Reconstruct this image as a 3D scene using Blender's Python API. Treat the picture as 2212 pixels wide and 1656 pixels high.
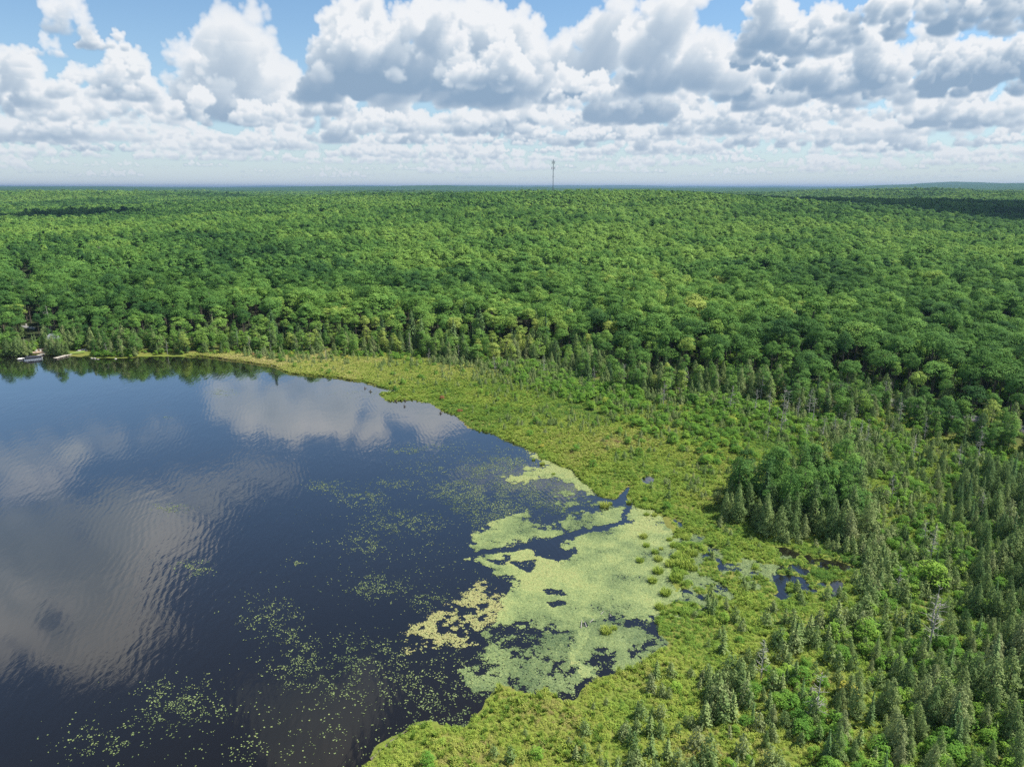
import bpy, math, random
import numpy as np
from concurrent.futures import ThreadPoolExecutor
from mathutils import Vector, Matrix

for o in list(bpy.data.objects):
    bpy.data.objects.remove(o)
SC = bpy.context.scene
COL = SC.collection
# ---------------------------------------------------------------- sky: cumulus field, computed procedurally
# Each cloud is a small voxel volume (flat base, cauliflower top made of spheres on spheres); sunlight is marched
# through it and the result is stored as opacity / light / distance for the world shader, over the whole hemisphere.
FOCAL, CX, CY, PITCH = 1534.0, 1106.0, 828.0, math.radians(15.45)
MAPW, MAPH = 4800, 1200
SEED0 = 2000
PXD = MAPW / 360.0
SUN_EL, SUN_AZ = math.radians(56), math.radians(80)       # azimuth measured from +Y (view) towards +X (right)

def px_dir(px, py):
    xc, yc = (px - CX) / FOCAL, (CY - py) / FOCAL
    return xc, math.cos(PITCH) + yc * math.sin(PITCH), -math.sin(PITCH) + yc * math.cos(PITCH)

def px_azel(px, py):
    x, y, z = px_dir(px, py)
    return math.degrees(math.atan2(x, y)), math.degrees(math.atan2(z, math.hypot(x, y)))

def noise_tile(n=96, seed=3, slope=-3.4):
    """tileable fractal noise 0..1"""
    r = np.random.default_rng(seed)
    k = np.fft.fftfreq(n) * n
    kz = np.fft.rfftfreq(n) * n
    kk = np.sqrt(k[:, None, None] ** 2 + k[None, :, None] ** 2 + kz[None, None, :] ** 2)
    kk[0, 0, 0] = 1
    f = np.fft.rfftn(r.normal(size=(n, n, n))) * np.where(kk > 2.5, kk ** (slope / 2), 0)
    v = np.fft.irfftn(f, s=(n, n, n)).astype(np.float32)
    v /= v.std()
    return np.clip(.5 + v * .24, 0, 1)

TILE = noise_tile()

def voxel_cloud(rng, wdeg, hdeg, el, az, res=1.0, depth=0.8, puff=1.0, dense=1.0, flat=0.25, top=None,
                low=.5, sh=.35, erode=.75):
    """light and opacity images of one cloud; wdeg x hdeg degrees, base at elevation el"""
    s = 1.0 / (PXD * res)                       # degrees per voxel
    sxv = s * math.cos(math.radians(min(el + hdeg * .5, 75)))
    tan = math.tan(math.radians(min(el + hdeg * .3, 60)))
    D = wdeg * depth
    marg = 0.10 * max(wdeg, hdeg)
    nx = int((wdeg + 2 * marg) / sxv) + 2
    nys = max(10, min(72, int(D / s / 2.2)))
    sy = D / nys
    zlo = -D * tan - marg * .3
    nz = int((hdeg + marg - zlo) / s) + 2
    xs = (np.arange(nx) * sxv - wdeg / 2 - marg).astype(np.float32)
    ys = (np.arange(nys) * sy).astype(np.float32)
    zs = (np.arange(nz) * s + zlo).astype(np.float32)
    dens = np.zeros((nys, nz, nx), np.float32)
    sph = []
    n0 = max(4, int(9 * puff * wdeg / max(hdeg, .3 * wdeg)))
    lobes = [(rng.uniform(-.36, .36), rng.uniform(.18, .34), rng.uniform(.55, 1)) for _ in range(3)]
    if top is not None:
        lobes = top
    for i in range(n0):
        u = rng.uniform(-.5, .5)
        env = max([a * math.exp(-((u - c) / w) ** 2) for c, w, a in lobes])
        env *= (1 - (2 * abs(u)) ** 4) ** .5
        r = hdeg * rng.uniform(.17, .33) * (.45 + .55 * env)
        r = min(r, wdeg * .22)
        zc = rng.uniform(.12, 1.0) ** .7 * max(env * hdeg - .6 * r, .1 * hdeg)
        sph.append((u * wdeg * .92, D * rng.uniform(.18, .82), zc, r, 0))
    for i in range(int(4 * puff * wdeg / max(hdeg, .2 * wdeg))):        # wide flat foot
        u = rng.uniform(-.45, .45)
        r = hdeg * rng.uniform(.12, .22)
        sph.append((u * wdeg, D * rng.uniform(.1, .9), r * .5, r, 0))
    k = 0
    while k < len(sph):
        x, y, z, r, lv = sph[k]
        k += 1
        if lv >= 3 or r < 2.3 * s:
            continue
        for _ in range((9, 7, 4)[lv]):
            v = rng.normal(size=3)
            v /= np.linalg.norm(v)
            if v[2] < -.3:
                v[2] *= -1
            r2 = r * rng.uniform(.26, .5)
            q = r * rng.uniform(.78, 1.04)
            sph.append((x + v[0] * q, y + v[1] * q, z + v[2] * q, r2, lv + 1))
    for x, y, z, r, lv in sph:
        i0, i1 = np.searchsorted(xs, [x - r, x + r])
        j0, j1 = np.searchsorted(ys, [y - r, y + r])
        if j1 <= j0:
            j0 = max(0, min(nys - 1, j0)); j1 = j0 + 1
        y0, y1 = ys[j0], ys[j1 - 1]
        k0, k1 = np.searchsorted(zs, [z - r - y1 * tan, z + r - y0 * tan])
        if i1 <= i0 or k1 <= k0:
            continue
        yy = ys[j0:j1][:, None, None]
        zr = zs[k0:k1][None, :, None] + yy * tan
        d2 = ((xs[i0:i1][None, None, :] - x) ** 2 + np.minimum((yy - y) ** 2, r * r * .9) + (zr - z) ** 2) / (r * r)
        f = np.clip(1 - d2, 0, 1) * (1, .95, .85, .7)[lv]
        sub = dens[j0:j1, k0:k1, i0:i1]
        np.maximum(sub, f, out=sub)
    zreal = zs[None, :, None] + ys[:, None, None] * tan
    base = np.clip((zreal - flat * .06 * hdeg) / (.10 * hdeg), 0, 1)     # flat, slightly soft base
    n_ = TILE.shape[0]
    o = rng.integers(0, n_, 3)
    nz_ = TILE[np.ix_((np.arange(nys) * 2 + o[0]) % n_, (np.arange(nz) + o[1]) % n_, (np.arange(nx) + o[2]) % n_)]
    nb_ = TILE[np.ix_((np.arange(nys) // 2 + o[1]) % n_, (np.arange(nz) // 3 + o[2]) % n_, (np.arange(nx) // 3 + o[0]) % n_)]
    dens = np.clip(dens * 2.1 - erode * (nz_ * .9 + nb_ * .5), 0, 1)
    dens *= base
    # light from the sun, marched through the voxels from the top layer down
    a = SUN_AZ - math.radians(az)
    sx_, sy_, sz_ = math.sin(a) * math.cos(SUN_EL), math.cos(a) * math.cos(SUN_EL), math.sin(SUN_EL)
    dz = 1.0 / max(.25, 1 - tan * sy_ / sz_)
    dxv, dyv = dz * s * sx_ / sz_ / sxv, dz * s * sy_ / sz_ / sy
    step = dz * s / sz_
    sig = 7.0 * dense / max(hdeg, .25 * wdeg)
    T = np.zeros_like(dens)
    V = np.zeros_like(dens)
    acc = np.zeros((nys, nx), np.float32)
    accv = np.zeros((nys, nx), np.float32)
    px_ = py_ = 0
    for kk in range(nz - 1, -1, -1):
        n = nz - 1 - kk
        ix, iy = round(n * dxv), round(n * dyv)
        if ix != px_:
            acc = np.roll(acc, -(ix - px_), 1)
        if iy != py_:
            acc = np.roll(acc, -(iy - py_), 0)
        px_, py_ = ix, iy
        T[:, kk] = acc
        V[:, kk] = accv
        acc = acc + dens[:, kk] * step * sig
        accv = accv + dens[:, kk] * s * sig
    L = .52 * np.exp(-1.0 * T) + .34 * np.exp(-.22 * T) + .14 * np.exp(-.25 * V)
    hfrac = np.clip(zreal / (sh * hdeg), 0, 1)
    hfrac = hfrac * hfrac * (3 - 2 * hfrac)
    L *= low + (1 - low) * hfrac
    # view integral, front to back
    ext = 16.0 * dense / max(hdeg, .25 * wdeg)
    lum = np.zeros((nz, nx), np.float32)
    tr = np.ones((nz, nx), np.float32)
    for j in range(nys):
        a_ = 1 - np.exp(-dens[j] * ext * sy)
        lum += tr * a_ * L[j]
        tr *= 1 - a_
    al = 1 - tr
    return lum / np.maximum(al, 1e-4), al, -wdeg / 2 - marg, zlo, sxv, s

def sky_map(seed=5):
    rng = np.random.default_rng(seed)
    A = np.zeros((MAPH, MAPW), np.float32)
    C = np.zeros((MAPH, MAPW), np.float32)
    F = np.zeros((MAPH, MAPW), np.float32)
    jobs = []
    def add(az, el, w, h, **k):
        jobs.append((el, az, w, h, k))
    def addpx(x0, x1, yt, yb, **k):             # a cloud given by its outline in the photograph
        a0, e0 = px_azel(x0, yb); a1, _ = px_azel(x1, yb); _, e1 = px_azel((x0 + x1) / 2, yt)
        add((a0 + a1) / 2, e0, abs(a1 - a0) * math.cos(math.radians(e0)), max(e1 - e0, .25), **k)
    # --- the clouds the photograph shows
    for i, c in enumerate(FRONT_CLOUDS):
        addpx(*c[:4], seed=SEED0 + i, **c[4])
    # --- those that the lake mirrors (elevations above the frame, in front of the camera)
    for i, (x0, x1, yt, yb, k) in enumerate(MIRROR_CLOUDS):
        k = dict(k, seed=4300 + i)
        xa, ya, za = px_dir(x0, yt); xb, yb_, zb = px_dir(x1, yb)
        xm, ym, zm = px_dir((x0 + x1) / 2, (yt + yb) / 2)
        e0 = math.degrees(math.atan2(-za, math.hypot(xa, ya)))
        e1 = math.degrees(math.atan2(-zb, math.hypot(xb, yb_)))
        a0 = math.degrees(math.atan2(xa, ya)); a1 = math.degrees(math.atan2(xb, yb_))
        add((a0 + a1) / 2, e0 + (e1 - e0) * .45, max(4, (a1 - a0) * math.cos(math.radians(e0))), (e1 - e0) * .55, res=.5, **k)
    # --- rows of ever smaller clouds towards the horizon, all round
    for el, dens_, w0 in ((.8, .6, 4.5), (1.25, .6, 5.0), (1.8, .6, 5.5), (2.5, .7, 6.0), (3.5, .75, 6.5), (4.7, .7, 7.0), (6.2, .4, 7.0)):
        az = -180.0
        while az < 180:
            w = w0 * rng.uniform(.5, 1.7)
            front = abs(az) < 42
            if rng.random() < dens_ + .25 * (front and el < 2.2):
                add(az + w / 2, el + .001 + rng.uniform(-.22, .22), w, w * rng.uniform(.10, .26) * (.55 + min(el, 4) * .2),
                    res=1.0 if front else .34, dense=rng.uniform(.5, 1.2), lib=(round(el, 1), bool(front)))
            az += w * .74
    for el, w0 in ((6, 7), (10, 11), (17, 17), (28, 24), (45, 30)):       # the rest of the hemisphere
        az = 48.0
        while az < 312:
            w = w0 * rng.uniform(.6, 1.4)
            if rng.random() < .62:
                a = (az + 180) % 360 - 180
                add(a, el + rng.uniform(-.1, .1) * el, w, w * rng.uniform(.3, .6), res=.25, lib=(el, w0))
            az += w * 1.1 / math.cos(math.radians(el))
    jobs.sort(key=lambda j: j[0])
    library = {}
    for i, (el, az, w, h, k) in enumerate(jobs):
        k = dict(k)
        res = k.get('res', 1.0)
        lib = k.pop('lib', None)                   # the many far clouds are drawn from a small set of volumes
        if lib is None:
            lum, al, x0, z0, sxv, s = voxel_cloud(np.random.default_rng(k.pop('seed', 1000 + i)), w, h, el, az, **k)
        else:
            key = (lib, int(rng.integers(0, 7)))
            if key not in library:
                library[key] = (voxel_cloud(np.random.default_rng(1000 + i), w, h, el, az, **k), w, h)
            (lum, al, x0, z0, sxv, s), w, h = library[key]
        r = int(round(1 / res))
        if r > 1:
            lum = np.repeat(np.repeat(lum, r, 0), r, 1); al = np.repeat(np.repeat(al, r, 0), r, 1)
            for _ in range(r):
                for ax in (0, 1):
                    al = (np.roll(al, 1, ax) + al * 2 + np.roll(al, -1, ax)) / 4
                    lum = (np.roll(lum, 1, ax) + lum * 2 + np.roll(lum, -1, ax)) / 4
        nz, nx = al.shape
        fade = math.exp(-el / 2.6) if el > 0 else 1
        ci = int((az + x0 / math.cos(math.radians(min(el + h / 2, 75))) + 180) * PXD)
        ri = int((el + z0) * PXD)
        r0, r1 = max(0, ri), min(MAPH, ri + nz)
        if r1 <= r0:
            continue
        cols = (ci + np.arange(nx)) % MAPW
        al = al[r0 - ri:r1 - ri]; lum = lum[r0 - ri:r1 - ri]
        rows = np.arange(r0, r1)
        ix = np.ix_(rows, cols)
        A[ix] = al + A[ix] * (1 - al)
        C[ix] = al * lum + C[ix] * (1 - al)
        F[ix] = al * fade + F[ix] * (1 - al)
    inv = 1 / np.maximum(A, 1e-4)
    return A, np.clip(C * inv, 0, 1), np.clip(F * inv, 0, 1)

DK = dict(low=.22, sh=.75, dense=1.8)
MD = dict(low=.35, sh=.5, dense=1.3)
FRONT_CLOUDS = [
    (380, 680, -10, 258, dict(top=[(-.05, .32, 1.0), (.22, .22, .88), (-.3, .25, .7)], depth=.55, puff=2.2, low=.45, sh=.25)),
    (440, 570, 205, 268, dict(MD)),
    (640, 1190, -90, 175, dict(depth=.7, puff=2.0, dense=1.6, low=.5, sh=.5, top=[(.1, .4, 1.0), (.36, .22, .8), (-.3, .25, .85)])),
    (690, 1000, 70, 190, dict(DK, depth=.9)),
    (960, 1180, 40, 178, dict(depth=.6, puff=1.6)),
    (1150, 1420, -10, 215, dict(depth=.5, puff=1.8, top=[(.15, .35, 1.0), (-.25, .3, .7)])),
    (1330, 1620, -30, 195, dict(depth=.6, puff=1.8)),
    (1255, 1465, 80, 258, dict(DK, depth=.9, puff=1.4)),
    (1540, 1980, 30, 200, dict(MD, depth=1.0, puff=1.5)),
    (1560, 1900, -60, 100, dict(depth=.9, dense=1.2, puff=1.5)),
    (1620, 1920, 110, 203, dict(DK, depth=.9)),
    (1575, 1740, 75, 140, dict(DK, depth=.9)),
    (1975, 2360, 10, 178, dict(DK, depth=1.2, puff=1.6)),
    (1750, 2330, -130, 40, dict(MD, depth=.9, puff=1.5)),
    (1880, 2120, 50, 200, dict(depth=.5, puff=1.5)),
    (100, 350, 90, 208, dict(depth=.5, puff=1.4, top=[(.25, .3, 1.0), (-.2, .35, .65)])),
    (160, 280, 28, 100, dict(depth=.5)),
    (65, 195, -50, 70, dict(depth=.5, dense=.5, erode=1.0)),
    (50, 140, 55, 120, dict(depth=.5, dense=.3, erode=1.1)),
    (350, 450, 60, 140, dict(depth=.5, dense=.3, erode=1.1)),
    (-70, 120, 100, 225, dict(depth=.5, dense=.9, puff=1.5)),
    (-60, 220, 180, 300, dict(depth=.5, puff=1.5)),
    (100, 335, 190, 300, dict(depth=.5, dense=.9, puff=1.5)),
    (-40, 170, 250, 306, dict(MD)),
    (130, 300, 285, 324, dict(MD)),
    (300, 480, 255, 322, dict(dense=.6)),
    (400, 570, 272, 335, dict(dense=.7)),
    (500, 700, 235, 318, dict(puff=1.4)),
    (640, 770, 150, 250, dict(puff=1.4)),
    (655, 850, 205, 302, dict(MD)),
    (760, 970, 165, 285, dict(depth=.6, puff=1.4)),
    (835, 1000, 225, 308, dict(puff=1.3)),
    (950, 1150, 190, 287, dict(MD, puff=1.3)),
    (1050, 1260, 140, 270, dict(depth=.5, puff=1.5)),
    (1100, 1300, 225, 312, dict(MD)),
    (1270, 1490, 215, 302, dict(depth=.6, puff=1.4)),
    (1420, 1640, 170, 290, dict(depth=.6, puff=1.5)),
    (1490, 1760, 195, 265, dict(puff=1.3)),
    (1600, 1880, 185, 252, dict(puff=1.3, dense=.9)),
    (1560, 1820, 225, 314, dict(MD)),
    (1760, 1980, 215, 314, dict(dense=.9, puff=1.4)),
    (1840, 2040, 255, 326, dict(MD)),
    (1930, 2260, 175, 275, dict(MD, puff=1.4)),
    (2060, 2300, 235, 314, dict(MD)),
    (1240, 1430, 275, 332, dict()),
    (1400, 1620, 275, 332, dict()),
    (700, 910, 282, 336, dict()),
    (900, 1110, 285, 340, dict()),
]
MIRROR_CLOUDS = [
    (-340, 400, 970, 1460, dict(dense=.8, depth=.5, puff=2.4, low=.72, sh=1.1, erode=.95)),
    (420, 1060, 790, 1010, dict(dense=.36, depth=.6, puff=3.0, low=.5, sh=1.1, erode=.95)),
    (180, 660, 985, 1210, dict(dense=.24, depth=.5, puff=2.2, low=.42, sh=1.1, erode=.9)),
    (-100, 420, 930, 1040, dict(dense=.14, depth=.5, puff=2.2, low=.42, sh=1.1, erode=1.0)),
    (520, 850, 1420, 1760, dict(dense=.5, depth=.5, puff=2, low=.45, sh=1.1)),
    (980, 1290, 1000, 1120, dict(dense=.6, depth=.5, puff=2, low=.42, sh=1.1)),
    (-560, -180, 1380, 1700, dict(dense=.6, depth=.5, puff=2, low=.42, sh=1.1)),
    (1300, 1800, 900, 1150, dict(dense=.8, depth=.5, puff=2, low=.42, sh=1.1)),
]
# ---------------------------------------------------------------- camera
H_CAM = 70.0
cam = bpy.data.cameras.new('camera')
cam.sensor_width = 36.0
cam.lens = 36.0 * FOCAL / 2212.0
cam.clip_start, cam.clip_end = 0.5, 80000.0
camo = bpy.data.objects.new('camera', cam)
camo.location = (0, 0, H_CAM)
camo.rotation_euler = (math.pi / 2 - PITCH, 0, 0)
COL.objects.link(camo)
SC.camera = camo

# ---------------------------------------------------------------- world
W = bpy.data.worlds.new('World')
SC.world = W
W.use_nodes = True
nt = W.node_tree
nt.nodes.clear()
def wn(t, **k):
    n = nt.nodes.new(t)
    for a, b in k.items():
        setattr(n, a, b)
    return n
def wmath(op, a, b=None):
    n = wn('ShaderNodeMath', operation=op)
    for i, v in enumerate((a, b)):
        if v is None:
            continue
        if isinstance(v, (int, float)):
            n.inputs[i].default_value = v
        else:
            nt.links.new(v, n.inputs[i])
    return n.outputs[0]
SKY_STRENGTH = 0.12
out = wn('ShaderNodeOutputWorld')
bg = wn('ShaderNodeBackground')
bg.inputs['Strength'].default_value = SKY_STRENGTH
nt.links.new(bg.outputs[0], out.inputs['Surface'])
sky = wn('ShaderNodeTexSky', sky_type='NISHITA', sun_disc=False, sun_elevation=SUN_EL, sun_rotation=SUN_AZ,
         altitude=300.0, air_density=1.0, dust_density=.4, ozone_density=2.0)
tc = wn('ShaderNodeTexCoord')
sep = wn('ShaderNodeSeparateXYZ')
nt.links.new(tc.outputs['Generated'], sep.inputs[0])
az = wmath('ARCTAN2', sep.outputs[0], sep.outputs[1])
u = wmath('ADD', wmath('DIVIDE', az, 2 * math.pi), .5)
v = wmath('MAXIMUM', wmath('DIVIDE', wmath('ARCSINE', sep.outputs[2]), math.pi / 2), .0005)
comb = wn('ShaderNodeCombineXYZ')
nt.links.new(u, comb.inputs[0]); nt.links.new(v, comb.inputs[1])
A_, C_, F_ = sky_map()
img = bpy.data.images.new('cumulus_field', MAPW, MAPH, alpha=False, float_buffer=False)
img.colorspace_settings.name = 'Non-Color'
buf = np.ones((MAPH, MAPW, 4), np.float32)
buf[..., 0], buf[..., 1], buf[..., 2] = A_, C_, F_
img.pixels.foreach_set(buf.ravel())
img.update()
img.pack()
del buf, A_, C_, F_
tex = wn('ShaderNodeTexImage', image=img, interpolation='Cubic', extension='EXTEND')
nt.links.new(comb.outputs[0], tex.inputs[0])
ch = wn('ShaderNodeSeparateColor')
nt.links.new(tex.outputs['Color'], ch.inputs[0])
def wmix(f, a, b):
    n = wn('ShaderNodeMix', data_type='RGBA')
    if isinstance(f, float):
        n.inputs[0].default_value = f
    else:
        nt.links.new(f, n.inputs[0])
    for i, v in ((6, a), (7, b)):
        if isinstance(v, tuple):
            n.inputs[i].default_value = (*[x / SKY_STRENGTH for x in v], 1)
        else:
            nt.links.new(v, n.inputs[i])
    return n.outputs[2]
mr = wn('ShaderNodeMapRange')
mr.inputs[1].default_value, mr.inputs[2].default_value = .10, .74
nt.links.new(ch.outputs[1], mr.inputs[0])
EXPO = .85
GAIN = 2 ** -EXPO
CLOUD_SHADE, CLOUD_LIT, CLOUD_FAR = [tuple(x * GAIN for x in c) for c in ((.26, .385, .54), (.90, .92, .945), (.67, .745, .81))]
cr = wn('ShaderNodeValToRGB')
el_ = cr.color_ramp.elements
for pos_, c3 in ((.0, CLOUD_SHADE), (1.0, CLOUD_LIT)):
    e_ = el_[0] if pos_ == 0 else el_[1]
    e_.position = pos_
    e_.color = (*[x / SKY_STRENGTH for x in c3], 1)
e_ = el_.new(.5); e_.color = (*[x * GAIN / SKY_STRENGTH for x in (.585, .675, .77)], 1)
nt.links.new(mr.outputs[0], cr.inputs[0])
col = cr.outputs[0]
col = wmix(wmath('MULTIPLY', ch.outputs[2], .95), col, CLOUD_FAR)
tint = wn('ShaderNodeMix', data_type='RGBA', blend_type='MULTIPLY')
tint.inputs[0].default_value = 1.0
tint.inputs[7].default_value = (.85 * GAIN, 1.08 * GAIN, 1.19 * GAIN, 1)
nt.links.new(sky.outputs[0], tint.inputs[6])
low = wmath('POWER', 2.718, wmath('MULTIPLY', wmath('MAXIMUM', wmath('ARCSINE', sep.outputs[2]), 0.0), -11.0))   # thick air near the horizon
clear_sky = wmix(wmath('MULTIPLY', low, .92), tint.outputs[2], CLOUD_FAR)
col = wmix(ch.outputs[0], clear_sky, col)
nt.links.new(col, bg.inputs['Color'])
W.cycles.sampling_method = 'MANUAL'
W.cycles.sample_map_resolution = 512

# ---------------------------------------------------------------- sun, exposure
TO_SUN = Vector((math.sin(SUN_AZ) * math.cos(SUN_EL), math.cos(SUN_AZ) * math.cos(SUN_EL), math.sin(SUN_EL)))
sun = bpy.data.lights.new('sun', 'SUN')
sun.energy, sun.angle, sun.color = 5.0, math.radians(.53), (1.0, .95, .86)
suno = bpy.data.objects.new('sun', sun)
suno.rotation_euler = TO_SUN.to_track_quat('Z', 'Y').to_euler()
suno.location = (300, 0, 500)
COL.objects.link(suno)
vs = SC.view_settings
vs.view_transform, vs.look, vs.exposure, vs.gamma, vs.use_curve_mapping = 'Standard', 'None', EXPO, 1.0, False
cy = SC.cycles
cy.max_bounces, cy.diffuse_bounces, cy.glossy_bounces, cy.transmission_bounces = 5, 3, 3, 3
cy.volume_bounces, cy.transparent_max_bounces = 0, 8
cy.caustics_reflective = cy.caustics_refractive = False
cy.use_denoising = False
cy.denoiser = 'OPENIMAGEDENOISE'
cy.use_adaptive_sampling = True
cy.adaptive_threshold = 0.004
# ---------------------------------------------------------------- helpers
def ground(px, py, z=0.0):
    """point of the level z seen at a place of the photograph (2212 x 1656 survey of the outlines)"""
    x, y, dz = px_dir(px, py)
    t = (z - H_CAM) / dz
    return x * t, y * t

def gpoly(pts, z=0.0):
    return np.array([ground(a, b, z) for a, b in pts])

def to_px(x, y, z):
    dx, dy, dz = np.asarray(x, float), np.asarray(y, float), np.asarray(z, float) - H_CAM
    f = dy * math.cos(PITCH) - dz * math.sin(PITCH)
    up = dy * math.sin(PITCH) + dz * math.cos(PITCH)
    f = np.where(f < 1, 1e-3, f)
    return CX + FOCAL * dx / f, CY - FOCAL * up / f, f

def inside(poly, x, y):
    r = np.zeros(np.shape(x), bool)
    n = len(poly)
    for i in range(n):
        x0, y0 = poly[i]; x1, y1 = poly[(i + 1) % n]
        if y0 == y1:
            continue
        c = ((y0 > y) != (y1 > y)) & (x < (x1 - x0) * (y - y0) / (y1 - y0) + x0)
        r ^= c
    return r

def seg_dist(pts, x, y, closed=False):
    d = np.full(np.shape(x), 1e18)
    n = len(pts)
    for i in range(n if closed else n - 1):
        x0, y0 = pts[i]; x1, y1 = pts[(i + 1) % n]
        ex, ey = x1 - x0, y1 - y0
        t = np.clip(((x - x0) * ex + (y - y0) * ey) / max(ex * ex + ey * ey, 1e-9), 0, 1)
        d = np.minimum(d, (x - x0 - t * ex) ** 2 + (y - y0 - t * ey) ** 2)
    return np.sqrt(d)

_LAT = np.random.default_rng(11).random((256, 256))
def vnoise(x, y, f, o=0):
    x = np.asarray(x) * f + 37.7 * o + 1000; y = np.asarray(y) * f + 91.3 * o + 1000
    xi, yi = np.floor(x).astype(int), np.floor(y).astype(int)
    u, v = x - xi, y - yi
    u, v = u * u * (3 - 2 * u), v * v * (3 - 2 * v)
    g = lambda a, b: _LAT[a & 255, b & 255]
    return (g(xi, yi) * (1 - u) + g(xi + 1, yi) * u) * (1 - v) + (g(xi, yi + 1) * (1 - u) + g(xi + 1, yi + 1) * u) * v

def fbm(x, y, f, n=4, o=0):
    s, a, t = 0, 1.0, 0
    for i in range(n):
        s = s + a * vnoise(x, y, f * 2 ** i, o + i * 3); t += a; a *= .55
    return s / t

def sstep(a, b, x):
    t = np.clip((x - a) / (b - a), 0, 1)
    return t * t * (3 - 2 * t)

# ---------------------------------------------------------------- outlines surveyed from the photograph
SHORE = [(-900, 762), (-300, 766), (0, 769), (110, 765), (200, 773), (290, 773), (300, 770), (440, 770), (518, 780), (556, 786), (593, 791),
         (623, 806), (668, 811), (731, 816), (756, 822), (781, 823), (808, 832), (838, 841), (873, 842), (850, 846), (818, 850), (838, 866),
         (868, 866), (893, 863), (933, 873), (958, 888), (983, 898), (1006, 918), (1033, 932), (1056, 933), (1082, 946), (1119, 961),
         (1157, 976), (1169, 991), (1208, 1007), (1237, 1015), (1252, 1038), (1280, 1060), (1302, 1073), (1328, 1078), (1346, 1060),
         (1356, 1048), (1363, 1050), (1357, 1070), (1377, 1095), (1412, 1104), (1443, 1120), (1462, 1145), (1455, 1165), (1448, 1214),
         (1462, 1255), (1470, 1292), (1418, 1323), (1424, 1370), (1453, 1389), (1402, 1417), (1365, 1442), (1327, 1449), (1290, 1465),
         (1258, 1490), (1250, 1520), (1215, 1505), (1180, 1490), (1150, 1500), (1110, 1490), (1080, 1482), (1062, 1510), (1035, 1545),
         (1000, 1572), (950, 1566), (906, 1560), (870, 1580), (822, 1614), (785, 1656), (740, 1720)]
shore = gpoly(SHORE)
LAND = np.vstack([shore, [(10, 30), (30000, 30), (30000, 30000), (-30000, 30000), (-30000, shore[0, 1])]])
POOLS = [gpoly(p) for p in (
    [(1622, 1243), (1660, 1232), (1695, 1236), (1722, 1262), (1722, 1278), (1690, 1290), (1650, 1281)],
    [(1745, 1262), (1775, 1248), (1802, 1238), (1816, 1284), (1780, 1288)],
    [(1675, 1183), (1700, 1186), (1735, 1200), (1800, 1214), (1838, 1226), (1800, 1230), (1750, 1219), (1700, 1206)],
    [(1536, 1198), (1552, 1206), (1548, 1214), (1534, 1208)],
    [(1395, 1030), (1408, 1034), (1402, 1042), (1390, 1038)])]
BROKEN = gpoly([(1385, 1098), (1450, 1105), (1520, 1150), (1590, 1195), (1640, 1200), (1720, 1190), (1830, 1225), (1822, 1290), (1740, 1296), (1640, 1292), (1560, 1310), (1500, 1345), (1440, 1345), (1405, 1320), (1440, 1290), (1435, 1200), (1440, 1150)])
FOREST_EDGE = [(-900, 761.5), (-300, 765.5), (0, 768.2), (60, 766), (110, 763.5), (150, 766), (200, 772), (280, 771.5), (330, 767.5), (430, 766.5), (518, 766), (693, 767), (768, 772), (893, 772), (968, 783),
               (1068, 790), (1187, 795), (1262, 838), (1312, 855), (1412, 858), (1537, 873), (1674, 881), (1763, 910), (1852, 925),
               (1926, 905), (2000, 958), (2119, 988), (2260, 1000), (2600, 1060), (3200, 1150)]
fedge = gpoly(FOREST_EDGE)
FOREST = np.vstack([fedge, [(30000, fedge[-1, 1]), (30000, 30000), (-30000, 30000), (-30000, fedge[0, 1])]])
SWAMP = gpoly([(1926, 905), (2000, 960), (2119, 988), (2260, 1000), (2600, 1060), (2700, 1700), (2500, 1900), (1480, 1800), (1560, 1560),
               (1650, 1450), (1760, 1395), (1870, 1330), (1925, 1240), (1890, 1150), (1900, 1060), (1860, 960), (1800, 925)])
CLUMP = gpoly([(1548, 1118), (1585, 1065), (1650, 1045), (1760, 1040), (1840, 1055), (1872, 1110), (1868, 1182), (1800, 1182), (1710, 1172), (1610, 1150)])
BELT = gpoly([(1037, 790), (1187, 797), (1262, 836), (1412, 860), (1587, 875), (1763, 912), (1850, 927), (1900, 1000), (1760, 985), (1640, 1000),
              (1570, 1060), (1500, 1010), (1380, 930), (1220, 870), (1080, 815)])
ROAD = gpoly([(1800, 838), (1850, 852), (1900, 866), (1960, 880), (2030, 896), (2120, 915), (2260, 945), (2500, 985)], 1.0)

def upland(x, y):
    d = seg_dist(fedge, x, y)
    d = np.where(inside(FOREST, x, y), d, 0.0)
    r = np.hypot(x, y)
    g = 4.5 * (1 - np.exp(-d / 45))
    dome = 39 * np.exp(-((x - 190) / 760) ** 2 - ((y - 1520) / 720) ** 2)
    ridge_l = 26 * np.exp(-((x + 1500) / 1000) ** 2 - ((y - 2500) / 620) ** 2)
    ridge_r = 24 * np.exp(-((x - 1900) / 500) ** 2 - ((y - 3300) / 700) ** 2)
    und = (fbm(x, y, 1 / 420., 3, 5) - .5) * 30 * sstep(60, 700, d) * (.5 + .5 * sstep(300, 1500, d))
    far = sstep(2500, 5200, r) * 22
    hills = sstep(5000, 8200, r) * (fbm(x, y, 1 / 3800., 3, 9) * 140 - 40)
    knob = 74 * np.exp(-((x - 6650) / 620) ** 2 - ((y - 11200) / 900) ** 2) + 40 * np.exp(-((x + 1130) / 420) ** 2 - ((y - 11000) / 800) ** 2)
    return (g + (dome + ridge_l + ridge_r) * sstep(0, 420, d) + und + far + hills + knob), d

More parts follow.
